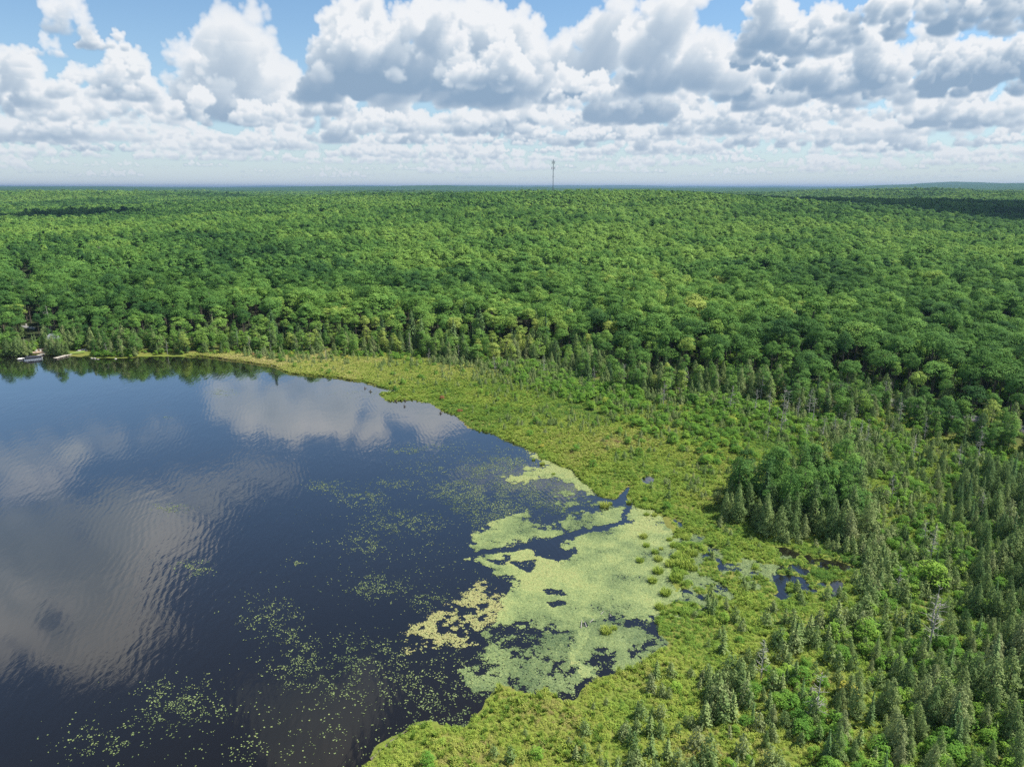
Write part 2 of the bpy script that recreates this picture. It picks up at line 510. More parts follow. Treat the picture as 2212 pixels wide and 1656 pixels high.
def height(x, y):
    x, y = np.asarray(x, float), np.asarray(y, float)
    sd = seg_dist(shore, x, y)
    wob = (fbm(x, y, 1 / 3.0, 3, 2) - .5) * 2.6
    sd = np.where(inside(LAND, x, y), sd, -sd) + wob * np.clip(1.2 - np.abs(sd) / 6, 0, 1)
    z = np.where(sd > 0, np.minimum(.05 + sd * .09, .26), np.maximum(sd * .12, -1.5))
    z = z + np.where(sd > 0, (fbm(x, y, 1 / 2.6, 3, 4) - .45) * .34 * sstep(0, 3, sd), 0)
    for p in POOLS:
        pd = seg_dist(p, x, y, True)
        pd = np.where(inside(p, x, y), pd, -pd) + (fbm(x, y, .55, 3, 8) - .5) * 2.6 + .5
        z = np.where(pd > -.6, np.minimum(z, -.05 - pd * .2), z)
    br = inside(BROKEN, x, y) * sstep(0, 2.5, seg_dist(BROKEN, x, y, True))       # sedge islands and flooded gaps
    z = z * (1 - br) + br * ((fbm(x, y, 1 / 2.1, 3, 44) - .47) * 1.1)
    up, d = upland(x, y)
    return z + np.where(sd > 0, up, 0)

# ---------------------------------------------------------------- mesh building
def mesh_quads(name, V, Q, mats, matidx=None, shade=None, smooth=False):
    V = np.ascontiguousarray(V, np.float32); Q = np.ascontiguousarray(Q, np.int32)
    me = bpy.data.meshes.new(name)
    me.vertices.add(len(V)); me.vertices.foreach_set('co', V.ravel())
    me.loops.add(Q.size); me.loops.foreach_set('vertex_index', Q.ravel())
    n = Q.shape[1]
    me.polygons.add(len(Q))
    me.polygons.foreach_set('loop_start', np.arange(0, Q.size, n, dtype=np.int32))
    try:
        me.polygons.foreach_set('loop_total', np.full(len(Q), n, np.int32))
    except Exception:
        pass
    for m in mats:
        me.materials.append(m)
    if matidx is not None:
        me.polygons.foreach_set('material_index', np.ascontiguousarray(matidx, np.int32))
    if shade is not None:
        a = me.attributes.new('shade', 'FLOAT', 'FACE')
        a.data.foreach_set('value', np.ascontiguousarray(shade, np.float32))
    me.polygons.foreach_set('use_smooth', np.full(len(Q), smooth, bool))
    me.update(calc_edges=True)
    return me

def link(name, me, parent=None, **props):
    o = bpy.data.objects.new(name, me)
    COL.objects.link(o)
    if parent is not None:
        o.parent = parent
    for k, v_ in props.items():
        o[k] = v_
    return o

class MB:
    """collects boxes, tubes and quads into one mesh"""
    def __init__(self):
        self.v, self.q, self.m = [], [], []
    def quad(self, a, b, c, d, m=0):
        n = len(self.v); self.v += [a, b, c, d]; self.q.append((n, n + 1, n + 2, n + 3)); self.m.append(m)
    def box(self, c, s, rz=0.0, m=0, rx=0.0):
        R = Matrix.Rotation(rz, 3, 'Z') @ Matrix.Rotation(rx, 3, 'X')
        n = len(self.v)
        for i in range(8):
            p = Vector(((i & 1) - .5, ((i >> 1) & 1) - .5, ((i >> 2) & 1) - .5))
            p = R @ Vector((p.x * s[0], p.y * s[1], p.z * s[2])) + Vector(c)
            self.v.append(tuple(p))
        for f in ((0, 2, 3, 1), (4, 5, 7, 6), (0, 1, 5, 4), (2, 6, 7, 3), (0, 4, 6, 2), (1, 3, 7, 5)):
            self.q.append(tuple(n + i for i in f)); self.m.append(m)
    def tube(self, pts, rad, k=6, m=0):
        n0 = len(self.v)
        for i, p in enumerate(pts):
            p = Vector(p)
            d = Vector(pts[min(i + 1, len(pts) - 1)]) - Vector(pts[max(i - 1, 0)])
            d.normalize()
            a = d.orthogonal().normalized(); b = d.cross(a)
            for j in range(k):
                t = 2 * math.pi * j / k
                self.v.append(tuple(p + (a * math.cos(t) + b * math.sin(t)) * rad[i]))
        for i in range(len(pts) - 1):
            for j in range(k):
                j2 = (j + 1) % k
                self.q.append((n0 + i * k + j, n0 + i * k + j2, n0 + (i + 1) * k + j2, n0 + (i + 1) * k + j)); self.m.append(m)
    def build(self, name, mats):
        return mesh_quads(name, np.array(self.v), np.array(self.q), mats if isinstance(mats, list) else [mats], self.m)

# ---------------------------------------------------------------- materials
def mat(name):
    m = bpy.data.materials.new(name)
    m.use_nodes = True
    m.node_tree.nodes.clear()
    return m, m.node_tree
def nd(t, typ, ins=None, **k):
    n = t.nodes.new(typ)
    for a, b in k.items():
        setattr(n, a, b)
    for key, val in (ins or {}).items():
        if hasattr(val, 'is_linked') or isinstance(val, bpy.types.NodeSocket):
            t.links.new(val, n.inputs[key])
        else:
            n.inputs[key].default_value = val
    return n
def ramp(t, fac, stops):
    n = t.nodes.new('ShaderNodeValToRGB')
    t.links.new(fac, n.inputs[0])
    e = n.color_ramp.elements
    e[0].position, e[0].color = stops[0][0], (*stops[0][1], 1)
    e[1].position, e[1].color = stops[-1][0], (*stops[-1][1], 1)
    for p, c in stops[1:-1]:
        x = e.new(p); x.color = (*c, 1)
    return n.outputs[0]

def leaf_material(name, stops, trans=.3, rough=.75, spec=.08, jitter=.24):
    """foliage: colour by the plant's own tint, varied leaf by leaf"""
    m, t = mat(name)
    at = nd(t, 'ShaderNodeAttribute', attribute_name='tint', attribute_type='INSTANCER')
    sh = nd(t, 'ShaderNodeAttribute', attribute_name='shade', attribute_type='GEOMETRY')
    c = ramp(t, at.outputs['Fac'], stops)
    k = nd(t, 'ShaderNodeMapRange', {0: sh.outputs['Fac'], 1: 0., 2: 1., 3: 1 - jitter, 4: 1 + jitter})
    hs = nd(t, 'ShaderNodeHueSaturation', {'Color': c, 'Value': k.outputs[0]})
    hk = nd(t, 'ShaderNodeMapRange', {0: sh.outputs['Fac'], 1: 0., 2: 1., 3: .515, 4: .485})
    t.links.new(hk.outputs[0], hs.inputs['Hue'])
    p = nd(t, 'ShaderNodeBsdfPrincipled', {'Base Color': hs.outputs[0], 'Roughness': rough, 'Specular IOR Level': spec})
    tr = nd(t, 'ShaderNodeBsdfTranslucent', {'Color': hs.outputs[0]})
    mx = nd(t, 'ShaderNodeMixShader', {0: trans, 1: p.outputs[0], 2: tr.outputs[0]})
    nd(t, 'ShaderNodeOutputMaterial', {0: mx.outputs[0]})
    return m

def plain(name, c1, c2=None, scale=3.0, rough=.8, spec=.2, metal=0.0, bump=0.0, stretch=(1, 1, 1)):
    m, t = mat(name)
    co = nd(t, 'ShaderNodeTexCoord')
    mp = nd(t, 'ShaderNodeMapping', {0: co.outputs['Object'], 3: stretch})
    n = nd(t, 'ShaderNodeTexNoise', {'Vector': mp.outputs[0], 'Scale': scale, 'Detail': 5.0})
    c = ramp(t, n.outputs[0], [(.3, c1), (.7, c2 or tuple(x * .75 for x in c1))])
    p = nd(t, 'ShaderNodeBsdfPrincipled', {'Base Color': c, 'Roughness': rough, 'Specular IOR Level': spec, 'Metallic': metal})
    if bump:
        b = nd(t, 'ShaderNodeBump', {'Height': n.outputs[0], 'Strength': bump})
        t.links.new(b.outputs[0], p.inputs['Normal'])
    nd(t, 'ShaderNodeOutputMaterial', {0: p.outputs[0]})
    return m

BARK = plain('bark', (.16, .135, .11), (.07, .06, .05), 5.0)
DEADWOOD = plain('weathered_deadwood', (.42, .40, .37), (.24, .22, .20), 4.0)
M_BROAD = leaf_material('broadleaf_foliage', [(0, (.042, .112, .034)), (.3, (.100, .215, .048)), (.55, (.145, .285, .060)), (.8, (.230, .37, .076)), (1, (.36, .42, .10))], trans=.36)
M_CEDAR = leaf_material('cedar_foliage', [(0, (.080, .150, .056)), (.4, (.170, .255, .086)), (.7, (.245, .32, .115)), (1, (.275, .315, .145))], trans=.32)
M_SPRUCE = leaf_material('spruce_foliage', [(0, (.046, .105, .044)), (.5, (.105, .19, .070)), (1, (.20, .29, .11))], trans=.26)
M_SHRUB = leaf_material('shrub_foliage', [(0, (.075, .19, .034)), (.4, (.155, .31, .046)), (.75, (.26, .41, .062)), (.96, (.46, .43, .08)), (1, (.32, .13, .075))], trans=.36)
M_BOG = leaf_material('bog_foliage', [(0, (.105, .22, .042)), (.3, (.215, .335, .055)), (.6, (.325, .40, .074)), (.85, (.345, .32, .115)), (1, (.29, .215, .10))], trans=.38)
M_SEDGE = leaf_material('sedge_blades', [(0, (.15, .27, .05)), (.4, (.28, .38, .065)), (.75, (.44, .47, .13)), (1, (.52, .47, .21))], trans=.38)
M_PAD = leaf_material('floating_leaves', [(0, (.044, .078, .034)), (.3, (.108, .150, .058)), (.55, (.180, .232, .086)), (.75, (.240, .282, .102)), (1, (.275, .262, .105))], trans=.05, rough=.45, spec=.35, jitter=.14)

# ---------------------------------------------------------------- terrain: one sheet to the horizon
def graded(lo, hi, step, far, grow=1.09):
    a = list(np.arange(lo, hi + .01, step))
    s = step; b = []
    x = hi
    while x < far[1]:
        s *= grow; x += s; b.append(x)
    s = step; x = lo; c = []
    while x > far[0]:
        s *= grow; x -= s; c.append(x)
    return np.array(c[::-1] + a + b)
gx = graded(-150, 175, .9, (-26000, 26000), 1.075)
gy = graded(58, 300, .9, (-40, 27000), 1.06)
GX, GY = np.meshgrid(gx, gy)
GZ = height(GX, GY)
# beyond the last single trees the sheet itself rises to the level of the closed canopy
rr = np.hypot(GX, GY)
GZ = GZ + sstep(3000, 4300, rr) * 15
ny_, nx_ = GX.shape
idx = np.arange(ny_ * nx_).reshape(ny_, nx_)
Q = np.stack([idx[:-1, :-1], idx[:-1, 1:], idx[1:, 1:], idx[1:, :-1]], -1).reshape(-1, 4)
m, t = mat('marsh_and_forest_floor')
geo = nd(t, 'ShaderNodeNewGeometry')
n1 = nd(t, 'ShaderNodeTexNoise', {'Vector': geo.outputs['Position'], 'Scale': .09, 'Detail': 6.0})
n2 = nd(t, 'ShaderNodeTexNoise', {'Vector': geo.outputs['Position'], 'Scale': 1.7, 'Detail': 5.0})
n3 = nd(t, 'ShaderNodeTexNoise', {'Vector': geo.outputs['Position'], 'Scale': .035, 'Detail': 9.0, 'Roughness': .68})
wet = ramp(t, n1.outputs[0], [(.3, (.17, .24, .035)), (.5, (.22, .27, .04)), (.7, (.26, .22, .07))])
peat = ramp(t, n2.outputs[0], [(.35, (.030, .026, .014)), (.62, (.085, .105, .03))])
bogc = nd(t, 'ShaderNodeMix', {0: .55, 6: wet, 7: peat}, data_type='RGBA')
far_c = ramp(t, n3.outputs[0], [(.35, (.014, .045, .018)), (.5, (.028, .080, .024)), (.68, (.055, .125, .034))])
sepz = nd(t, 'ShaderNodeSeparateXYZ', {0: geo.outputs['Position']})
ln = nd(t, 'ShaderNodeVectorMath', {0: geo.outputs['Position']}, operation='LENGTH')
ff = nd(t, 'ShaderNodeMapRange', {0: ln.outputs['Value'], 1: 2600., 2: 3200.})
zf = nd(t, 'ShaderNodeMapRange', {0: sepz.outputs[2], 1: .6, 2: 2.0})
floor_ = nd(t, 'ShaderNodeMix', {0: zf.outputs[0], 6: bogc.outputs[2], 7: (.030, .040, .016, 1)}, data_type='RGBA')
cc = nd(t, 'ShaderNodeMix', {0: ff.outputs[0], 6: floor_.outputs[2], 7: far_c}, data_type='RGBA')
p = nd(t, 'ShaderNodeBsdfPrincipled', {'Base Color': cc.outputs[2], 'Roughness': .95, 'Specular IOR Level': .1})
bmp = nd(t, 'ShaderNodeBump', {'Height': n3.outputs[0], 'Strength': 1.0, 'Distance': 22.0})
bm2 = nd(t, 'ShaderNodeBump', {'Height': n2.outputs[0], 'Strength': .8, 'Distance': .25})
nmx = nd(t, 'ShaderNodeMix', {0: ff.outputs[0], 4: bm2.outputs[0], 5: bmp.outputs[0]}, data_type='VECTOR')
t.links.new(nmx.outputs[1], p.inputs['Normal'])
nd(t, 'ShaderNodeOutputMaterial', {0: p.outputs[0]})
M_TERRAIN = m
terrain = link('terrain', mesh_quads('terrain', np.stack([GX, GY, GZ], -1).reshape(-1, 3), Q, [m], smooth=True),
               kind='structure', label='marsh, forest floor and distant wooded hills around the lake', category='terrain')
del GX, GY, GZ, Q, idx, rr

# ---------------------------------------------------------------- lake
m, t = mat('lake_water')
geo = nd(t, 'ShaderNodeNewGeometry')
mp = nd(t, 'ShaderNodeMapping', {0: geo.outputs['Position'], 2: (0, 0, math.radians(-18))})
w1 = nd(t, 'ShaderNodeTexWave', {'Vector': mp.outputs[0], 'Scale': .27, 'Distortion': 14.0, 'Detail': 3.0, 'Detail Scale': .18, 'Detail Roughness': .5}, wave_type='BANDS', bands_direction='X')
mp2 = nd(t, 'ShaderNodeMapping', {0: geo.outputs['Position'], 2: (0, 0, math.radians(20)), 3: (1.0, .38, 1)})
w2 = nd(t, 'ShaderNodeTexNoise', {'Vector': mp2.outputs[0], 'Scale': .55, 'Detail': 3.0, 'Roughness': .5, 'Distortion': .4})
w3 = nd(t, 'ShaderNodeTexNoise', {'Vector': mp2.outputs[0], 'Scale': 2.6, 'Detail': 2.0})
gust = nd(t, 'ShaderNodeTexNoise', {'Vector': geo.outputs['Position'], 'Scale': .022, 'Detail': 3.0})
gk = nd(t, 'ShaderNodeMapRange', {0: gust.outputs[0], 1: .40, 2: .66, 3: .15, 4: 1.0})
s1 = nd(t, 'ShaderNodeMath', {0: w1.outputs[1], 1: .0062}, operation='MULTIPLY')
s2 = nd(t, 'ShaderNodeMath', {0: w2.outputs[0], 1: .050}, operation='MULTIPLY')
s3 = nd(t, 'ShaderNodeMath', {0: w3.outputs[0], 1: .009}, operation='MULTIPLY')
s12 = nd(t, 'ShaderNodeMath', {0: s1.outputs[0], 1: s2.outputs[0]}, operation='ADD')
s123 = nd(t, 'ShaderNodeMath', {0: s12.outputs[0], 1: s3.outputs[0]}, operation='ADD')
sg = nd(t, 'ShaderNodeMath', {0: s123.outputs[0], 1: gk.outputs[0]}, operation='MULTIPLY')
bmp = nd(t, 'ShaderNodeBump', {'Height': sg.outputs[0], 'Strength': 1.0, 'Distance': 1.0})
bc = ramp(t, gust.outputs[0], [(.35, (.0062, .0054, .0046)), (.65, (.0084, .0068, .0052))])
df_ = nd(t, 'ShaderNodeBsdfDiffuse', {'Color': bc})
gl_ = nd(t, 'ShaderNodeBsdfGlossy', {'Color': (1, 1, 1, 1), 'Roughness': .045, 'Normal': bmp.outputs[0]})
lw = nd(t, 'ShaderNodeLayerWeight', {'Blend': .5, 'Normal': bmp.outputs[0]})          # mirror-like towards grazing view, as water is
fp = nd(t, 'ShaderNodeMath', {0: lw.outputs['Facing'], 1: 2.95}, operation='POWER')
fm = nd(t, 'ShaderNodeMath', {0: fp.outputs[0], 1: 1.22, 2: .001}, operation='MULTIPLY_ADD')
fm.use_clamp = True
mx = nd(t, 'ShaderNodeMixShader', {0: fm.outputs[0], 1: df_.outputs[0], 2: gl_.outputs[0]})
nd(t, 'ShaderNodeOutputMaterial', {0: mx.outputs[0]})
M_WATER = m
link('lake', mesh_quads('lake', [(-2500, -900, 0), (330, -900, 0), (330, 420, 0), (-2500, 420, 0)], [(0, 1, 2, 3)], [m]),
     kind='structure', label='dark still lake mirroring the clouds', category='lake')
# ---------------------------------------------------------------- plant prototypes
RNG = np.random.default_rng(77)

def leaf_quads(C, N, size, rng, aspect=.62):
    """one small kite-shaped leaf spray per centre C, facing N"""
    n = len(C)
    N = N / np.maximum(np.linalg.norm(N, axis=1, keepdims=True), 1e-6)
    r = rng.normal(size=(n, 3))
    U = np.cross(N, r); U /= np.maximum(np.linalg.norm(U, axis=1, keepdims=True), 1e-6)
    Vv = np.cross(N, U)
    s = (size * rng.uniform(.65, 1.35, n))[:, None]
    a = s * aspect
    P = np.stack([C - U * s * .5, C + Vv * a * .5 - N * s * .06, C + U * s * .5, C - Vv * a * .5 - N * s * .06], 1)
    return P.reshape(-1, 3), np.arange(4 * n).reshape(-1, 4)

def sphere_dirs(n, rng, zmin=-1.0):
    z = rng.uniform(zmin, 1, n); a = rng.uniform(0, 2 * math.pi, n)
    r = np.sqrt(1 - z * z)
    return np.stack([r * np.cos(a), r * np.sin(a), z], 1)

def broad_crown(rng, R=4.6, hb=6.0, ht=17.0, clumps=34, leaves=2200, size=.55, spiky=0.0):
    """domed crown built of leaf clumps of different sizes"""
    cz, rz = hb + (ht - hb) * .42, (ht - hb) * .58
    D = sphere_dirs(clumps, rng, -.55)
    rad = rng.uniform(.72, 1.0, clumps)
    lop = 1 + .22 * np.sin(np.arctan2(D[:, 1], D[:, 0]) * 2 + rng.uniform(0, 6)) * rng.uniform(.3, 1)
    cc = np.stack([D[:, 0] * R * .78 * rad * lop, D[:, 1] * R * .78 * rad * lop, cz + D[:, 2] * rz * .82 * rad], 1)
    cr = R * rng.uniform(.24, .44, clumps)
    w = cr ** 2; w /= w.sum()
    k = rng.choice(clumps, leaves, p=w)
    d = sphere_dirs(leaves, rng, -.45)
    d[:, 2] = d[:, 2] * .85
    q = rng.uniform(.55, 1.04, leaves) ** .5
    C = cc[k] + d * (cr[k] * q)[:, None] * np.array([1.1, 1.1, .72])
    N = d * .9 + np.array([.25, 0, .95]) + D[k] * .35 + rng.normal(size=(leaves, 3)) * .34
    P, Q = leaf_quads(C, N, size, rng)
    shade = np.clip(.5 + rng.normal(size=leaves) * .16 + (rng.normal(size=clumps) * .2)[k], 0, 1)
    return P, Q, shade

def cedar_crown(rng, h=8.0, r=1.35, leaves=1100, size=.34, lean=.03, open_=0.0):
    """narrow ragged cone of upswept sprays"""
    z = 1 - np.sqrt(rng.uniform(.0, 1, leaves))
    z = .06 + z * .94
    prof = r * (1 - z) ** .72 * (1 - .35 * np.clip(.2 - z, 0, .2) / .2) + .05
    a = rng.uniform(0, 2 * math.pi, leaves)
    lump = 1 + .26 * np.sin(a * 3 + z * 17 + rng.uniform(0, 6)) + .2 * np.sin(a * 5 - z * 29)
    q = rng.uniform(.35 if not open_ else .15, 1.05, leaves) ** .6
    rr_ = prof * lump * q
    bend = lean * h * z ** 1.6
    C = np.stack([np.cos(a) * rr_ + bend, np.sin(a) * rr_, z * h], 1)
    N = np.stack([np.cos(a), np.sin(a), np.full(leaves, .8)], 1) + rng.normal(size=(leaves, 3)) * .38
    P, Q = leaf_quads(C, N, size, rng, .5)
    shade = np.clip(.45 + rng.normal(size=leaves) * .18 + .15 * np.sin(a * 3 + z * 17), 0, 1)
    return P, Q, shade

def spruce_crown(rng, h=9.0, r=1.5, whorls=20, per=7, seg=5, size=.42):
    """tiers of separate drooping branches round a leader"""
    Cs, Ns = [], []
    for i in range(whorls):
        f = (i + .4) / whorls
        z = h * (.08 + .9 * f)
        L = r * (1 - f) ** .85 * rng.uniform(.75, 1.15) + .08
        a0 = rng.uniform(0, 6.3)
        n = max(3, int(per * (1 - .45 * f)))
        for b in range(n):
            a = a0 + 2 * math.pi * b / n + rng.uniform(-.25, .25)
            ns = max(2, int(seg * L / r + .9))
            tt = (np.arange(ns) + rng.uniform(.3, .9, ns)) / ns
            l2 = L * rng.uniform(.7, 1.1)
            Cs.append(np.stack([np.cos(a) * tt * l2, np.sin(a) * tt * l2, z - tt ** 1.4 * l2 * .32 + rng.normal(size=ns) * .04], 1))
            Ns.append(np.stack([np.cos(a) * .35 * np.ones(ns), np.sin(a) * .35 * np.ones(ns), np.ones(ns)], 1) + rng.normal(size=(ns, 3)) * .3)
    C, N = np.vstack(Cs), np.vstack(Ns)
    tip = np.stack([np.zeros(6), np.zeros(6), np.linspace(h * .93, h * 1.02, 6)], 1)
    C = np.vstack([C, tip]); N = np.vstack([N, rng.normal(size=(6, 3))])
    P, Q = leaf_quads(C, N, size, rng, .6)
    return P, Q, np.clip(.5 + rng.normal(size=len(C)) * .2, 0, 1)

def trunk_mesh(rng, h, r, limbs=5, spread=2.2, lean=0.0, k=5, up=.55):
    b = MB()
    pts = [(0, 0, -.6), (lean * .1, 0, h * .3), (lean * .45 + rng.normal() * .08, rng.normal() * .08, h * .65), (lean, 0, h)]
    b.tube(pts, [r * 1.25, r * .85, r * .55, r * .16], k)
    for _ in range(limbs):
        f = rng.uniform(.4, .85); a = rng.uniform(0, 6.3); L = spread * rng.uniform(.6, 1.1)
        p0 = Vector((lean * f * f, 0, h * f))
        d = Vector((math.cos(a), math.sin(a), up + rng.uniform(-.1, .4)))
        p1 = p0 + d * L * .5; p2 = p0 + d * L + Vector((0, 0, L * .15))
        b.tube([p0, p1, p2], [r * .4, r * .26, r * .08], 4)
    return np.array(b.v, np.float32), np.array(b.q, np.int32)

def snag_mesh(rng, h, r, limbs=16, spread=1.4, fork=False):
    b = MB()
    ln = rng.uniform(-.6, .6)
    b.tube([(0, 0, -.4), (ln * .2, .05, h * .4), (ln * .6, -.05, h * .75), (ln, 0, h)], [r * 1.2, r * .85, r * .5, r * .12], 5)
    for _ in range(limbs):
        f = rng.uniform(.22, .96); a = rng.uniform(0, 6.3); L = spread * (1.15 - f * .8) * rng.uniform(.5, 1.2)
        p0 = Vector((ln * f, 0, h * f)); d = Vector((math.cos(a), math.sin(a), rng.uniform(-.25, .5)))
        p1 = p0 + d * L * .55 + Vector((0, 0, rng.uniform(-.1, .1))); p2 = p0 + d * L + Vector((rng.normal() * .15, rng.normal() * .15, rng.uniform(-.2, .25)))
        b.tube([p0, p1, p2], [r * .34, r * .22, .012], 4)
        if rng.random() < .7:
            d2 = Vector((math.cos(a + .8), math.sin(a + .8), .2)) * L * .45
            b.tube([p1, p1 + d2], [r * .18, .01], 4)
    return np.array(b.v, np.float32), np.array(b.q, np.int32)

def sedge_tuft(rng, n=46, h=.55, r=.42):
    V, Q = [], []
    for i in range(n):
        a = rng.uniform(0, 6.3); q = r * rng.random() ** .5 * .5
        x, y = math.cos(a) * q, math.sin(a) * q
        L = h * rng.uniform(.5, 1.15); o = rng.uniform(.2, .8) * L
        b = rng.uniform(0, 6.3)
        dx, dy = math.cos(b), math.sin(b); w = rng.uniform(.02, .045)
        ox, oy = -dy * w, dx * w
        k = len(V)
        V += [(x - ox, y - oy, -.05), (x + ox, y + oy, -.05), (x + dx * o * .5 + ox, y + dy * o * .5 + oy, L * .7), (x + dx * o * .5 - ox, y + dy * o * .5 - oy, L * .7),
              (x + dx * o + ox * .3, y + dy * o + oy * .3, L * .95), (x + dx * o - ox * .3, y + dy * o - oy * .3, L * .95)]
        Q += [(k, k + 1, k + 2, k + 3), (k + 3, k + 2, k + 4, k + 5)]
    return np.array(V), np.array(Q), np.repeat(rng.random(n), 2)

def low_bush(rng, n=150, r=.55, h=.6, size=.15):
    d = sphere_dirs(n, rng, -.1)
    lob = 1 + .35 * np.sin(np.arctan2(d[:, 1], d[:, 0]) * 3 + rng.uniform(0, 6))
    C = d * np.stack([r * lob, r * lob, np.full(n, h)], 1) * (rng.uniform(.5, 1.05, n) ** .6)[:, None]
    N = d * .8 + np.array([.2, 0, 1.2]) + rng.normal(size=(n, 3)) * .35
    P, Q = leaf_quads(C, N, size, rng)
    return P, Q, rng.random(n)

class Proto:
    """crown and trunk meshes for single plants, and one joined mesh for the mass behind them"""
    def __init__(self, name, crown, trunk, mcrown, mtrunk, smooth=False):
        P, Q, s = crown if crown is not None else (np.zeros((0, 3)), np.zeros((0, 4), int), np.zeros(0))
        self.crown = mesh_quads(name + '_crown', P, Q, [mcrown], shade=s) if crown is not None else None
        self.h = float(P[:, 2].max()) if crown is not None else float(trunk[0][:, 2].max())
        if trunk is not None:
            self.trunk = mesh_quads(name + '_trunk', trunk[0], trunk[1], [mtrunk])
            V = np.vstack([P, trunk[0]]); QQ = np.vstack([Q, trunk[1] + len(P)])
            self.whole = mesh_quads(name, V, QQ, [mcrown, mtrunk], np.r_[np.zeros(len(Q), int), np.ones(len(trunk[1]), int)], np.r_[s, np.full(len(trunk[1]), .5)])
        else:
            self.trunk = None
            self.whole = self.crown

def protos(n, name, fn):
    return [fn(np.random.default_rng(100 + hash_(name) + i * 13), name + '_' + 'abcdefghij'[i]) for i in range(n)]
def hash_(s):
    return sum(ord(c) * (i + 3) for i, c in enumerate(s)) % 9999

def mk_broad(rng, nm, leaves=1700, size=.50, clumps=34, limbs=6, low=1.0):
    R = rng.uniform(3.2, 4.5); ht = rng.uniform(14.5, 17.5); hb = ht - 2 * R * rng.uniform(.82, 1.05) if low == 1 else ht * .06
    if low == 1 and rng.random() < .4:                 # narrower, taller crowns among the domes
        R = rng.uniform(2.3, 3.1); ht *= rng.uniform(1.0, 1.14); hb = ht - 2 * R * rng.uniform(1.25, 1.6)
    return Proto(nm, broad_crown(rng, R, hb, ht, int(clumps * rng.uniform(.8, 1.2)), leaves, size), trunk_mesh(rng, ht * .85, .24, limbs, R * .55), M_BROAD, BARK)
BROAD0 = protos(7, 'broadleaf_tree', mk_broad)
EDGE0 = protos(5, 'edge_tree', lambda r, n: mk_broad(r, n, 2300, .48, 44, 5, .15))
BROAD1 = protos(6, 'broadleaf_mid', lambda r, n: mk_broad(r, n, 600, .86, 26, 2))
BROAD2 = protos(6, 'broadleaf_far', lambda r, n: mk_broad(r, n, 190, 1.55, 16, 0))
CEDAR0 = protos(6, 'cedar_tree', lambda r, n: Proto(n, cedar_crown(r, 8.0, r.uniform(1.65, 2.3), 1900, .34, r.uniform(-.05, .07)), trunk_mesh(r, 7.4, .12, 5, .8), M_CEDAR, BARK))
SPRUCE0 = protos(5, 'spruce_tree', lambda r, n: Proto(n, spruce_crown(r, 9.0, r.uniform(1.4, 2.0), 24, 8, 6, .40), trunk_mesh(r, 8.6, .10, 0), M_SPRUCE, BARK))
HEMLOCK0 = protos(3, 'hemlock_tree', lambda r, n: Proto(n, spruce_crown(r, 13.0, r.uniform(3.0, 3.7), 26, 10, 9, .62), trunk_mesh(r, 12.4, .2, 0), M_SPRUCE, BARK))
YOUNG0 = protos(6, 'young_conifer', lambda r, n: Proto(n, cedar_crown(r, 2.2, r.uniform(.5, .8), 300, .24, r.uniform(-.06, .06)) if r.random() < .65 else spruce_crown(r, 2.3, r.uniform(.5, .7), 12, 7, 4, .25), trunk_mesh(r, 2.0, .035, 0), M_CEDAR, BARK))
SHRUB0 = protos(6, 'leafy_shrub', lambda r, n: Proto(n, broad_crown(r, 1.5, .15, r.uniform(2.4, 3.2), 22, 1000, .24), trunk_mesh(r, 2.0, .05, 5, .9), M_SHRUB, BARK))
SNAG0 = protos(6, 'dead_tree', lambda r, n: Proto(n, None, snag_mesh(r, 8.0, .11, 26, 1.7), None, DEADWOOD))
SEDGE0 = protos(4, 'sedge_tuft', lambda r, n: Proto(n, sedge_tuft(r), None, M_SEDGE, None))
BUSH0 = protos(5, 'bog_bush', lambda r, n: Proto(n, low_bush(r), None, M_BOG, None))
TUSSOCK0 = protos(4, 'sedge_tussock', lambda r, n: Proto(n, sedge_tuft(r, 240, .85, 1.5), None, M_SEDGE, None))

def pad_proto(rng, nm, n=3):
    V, Q = [], []
    for i in range(n):                       # a few floating leaves
        c = rng.uniform(-.5, .5, 2) if n > 1 else (0, 0); r = rng.uniform(.35, .6); a0 = rng.uniform(0, 6.3); tz = rng.uniform(0, .05)
        k = len(V)
        th = a0 + np.linspace(0, 2 * math.pi, 8, endpoint=False)
        rad = r * rng.uniform(.75, 1.2, 8)
        V += [(c[0] + math.cos(x) * y, c[1] + math.sin(x) * y, tz + math.sin(x) * .03) for x, y in zip(th, rad)]
        Q += [(k, k + 1, k + 2, k + 3), (k, k + 3, k + 4, k + 7), (k + 4, k + 5, k + 6, k + 7)]
    return Proto(nm, (np.array(V), np.array(Q), np.repeat(rng.random(n), 3)), None, M_PAD, None)
PADS = [pad_proto(np.random.default_rng(900 + i), 'floating_leaf_' + 'abcdef'[i], 1 if i < 3 else 4) for i in range(6)]

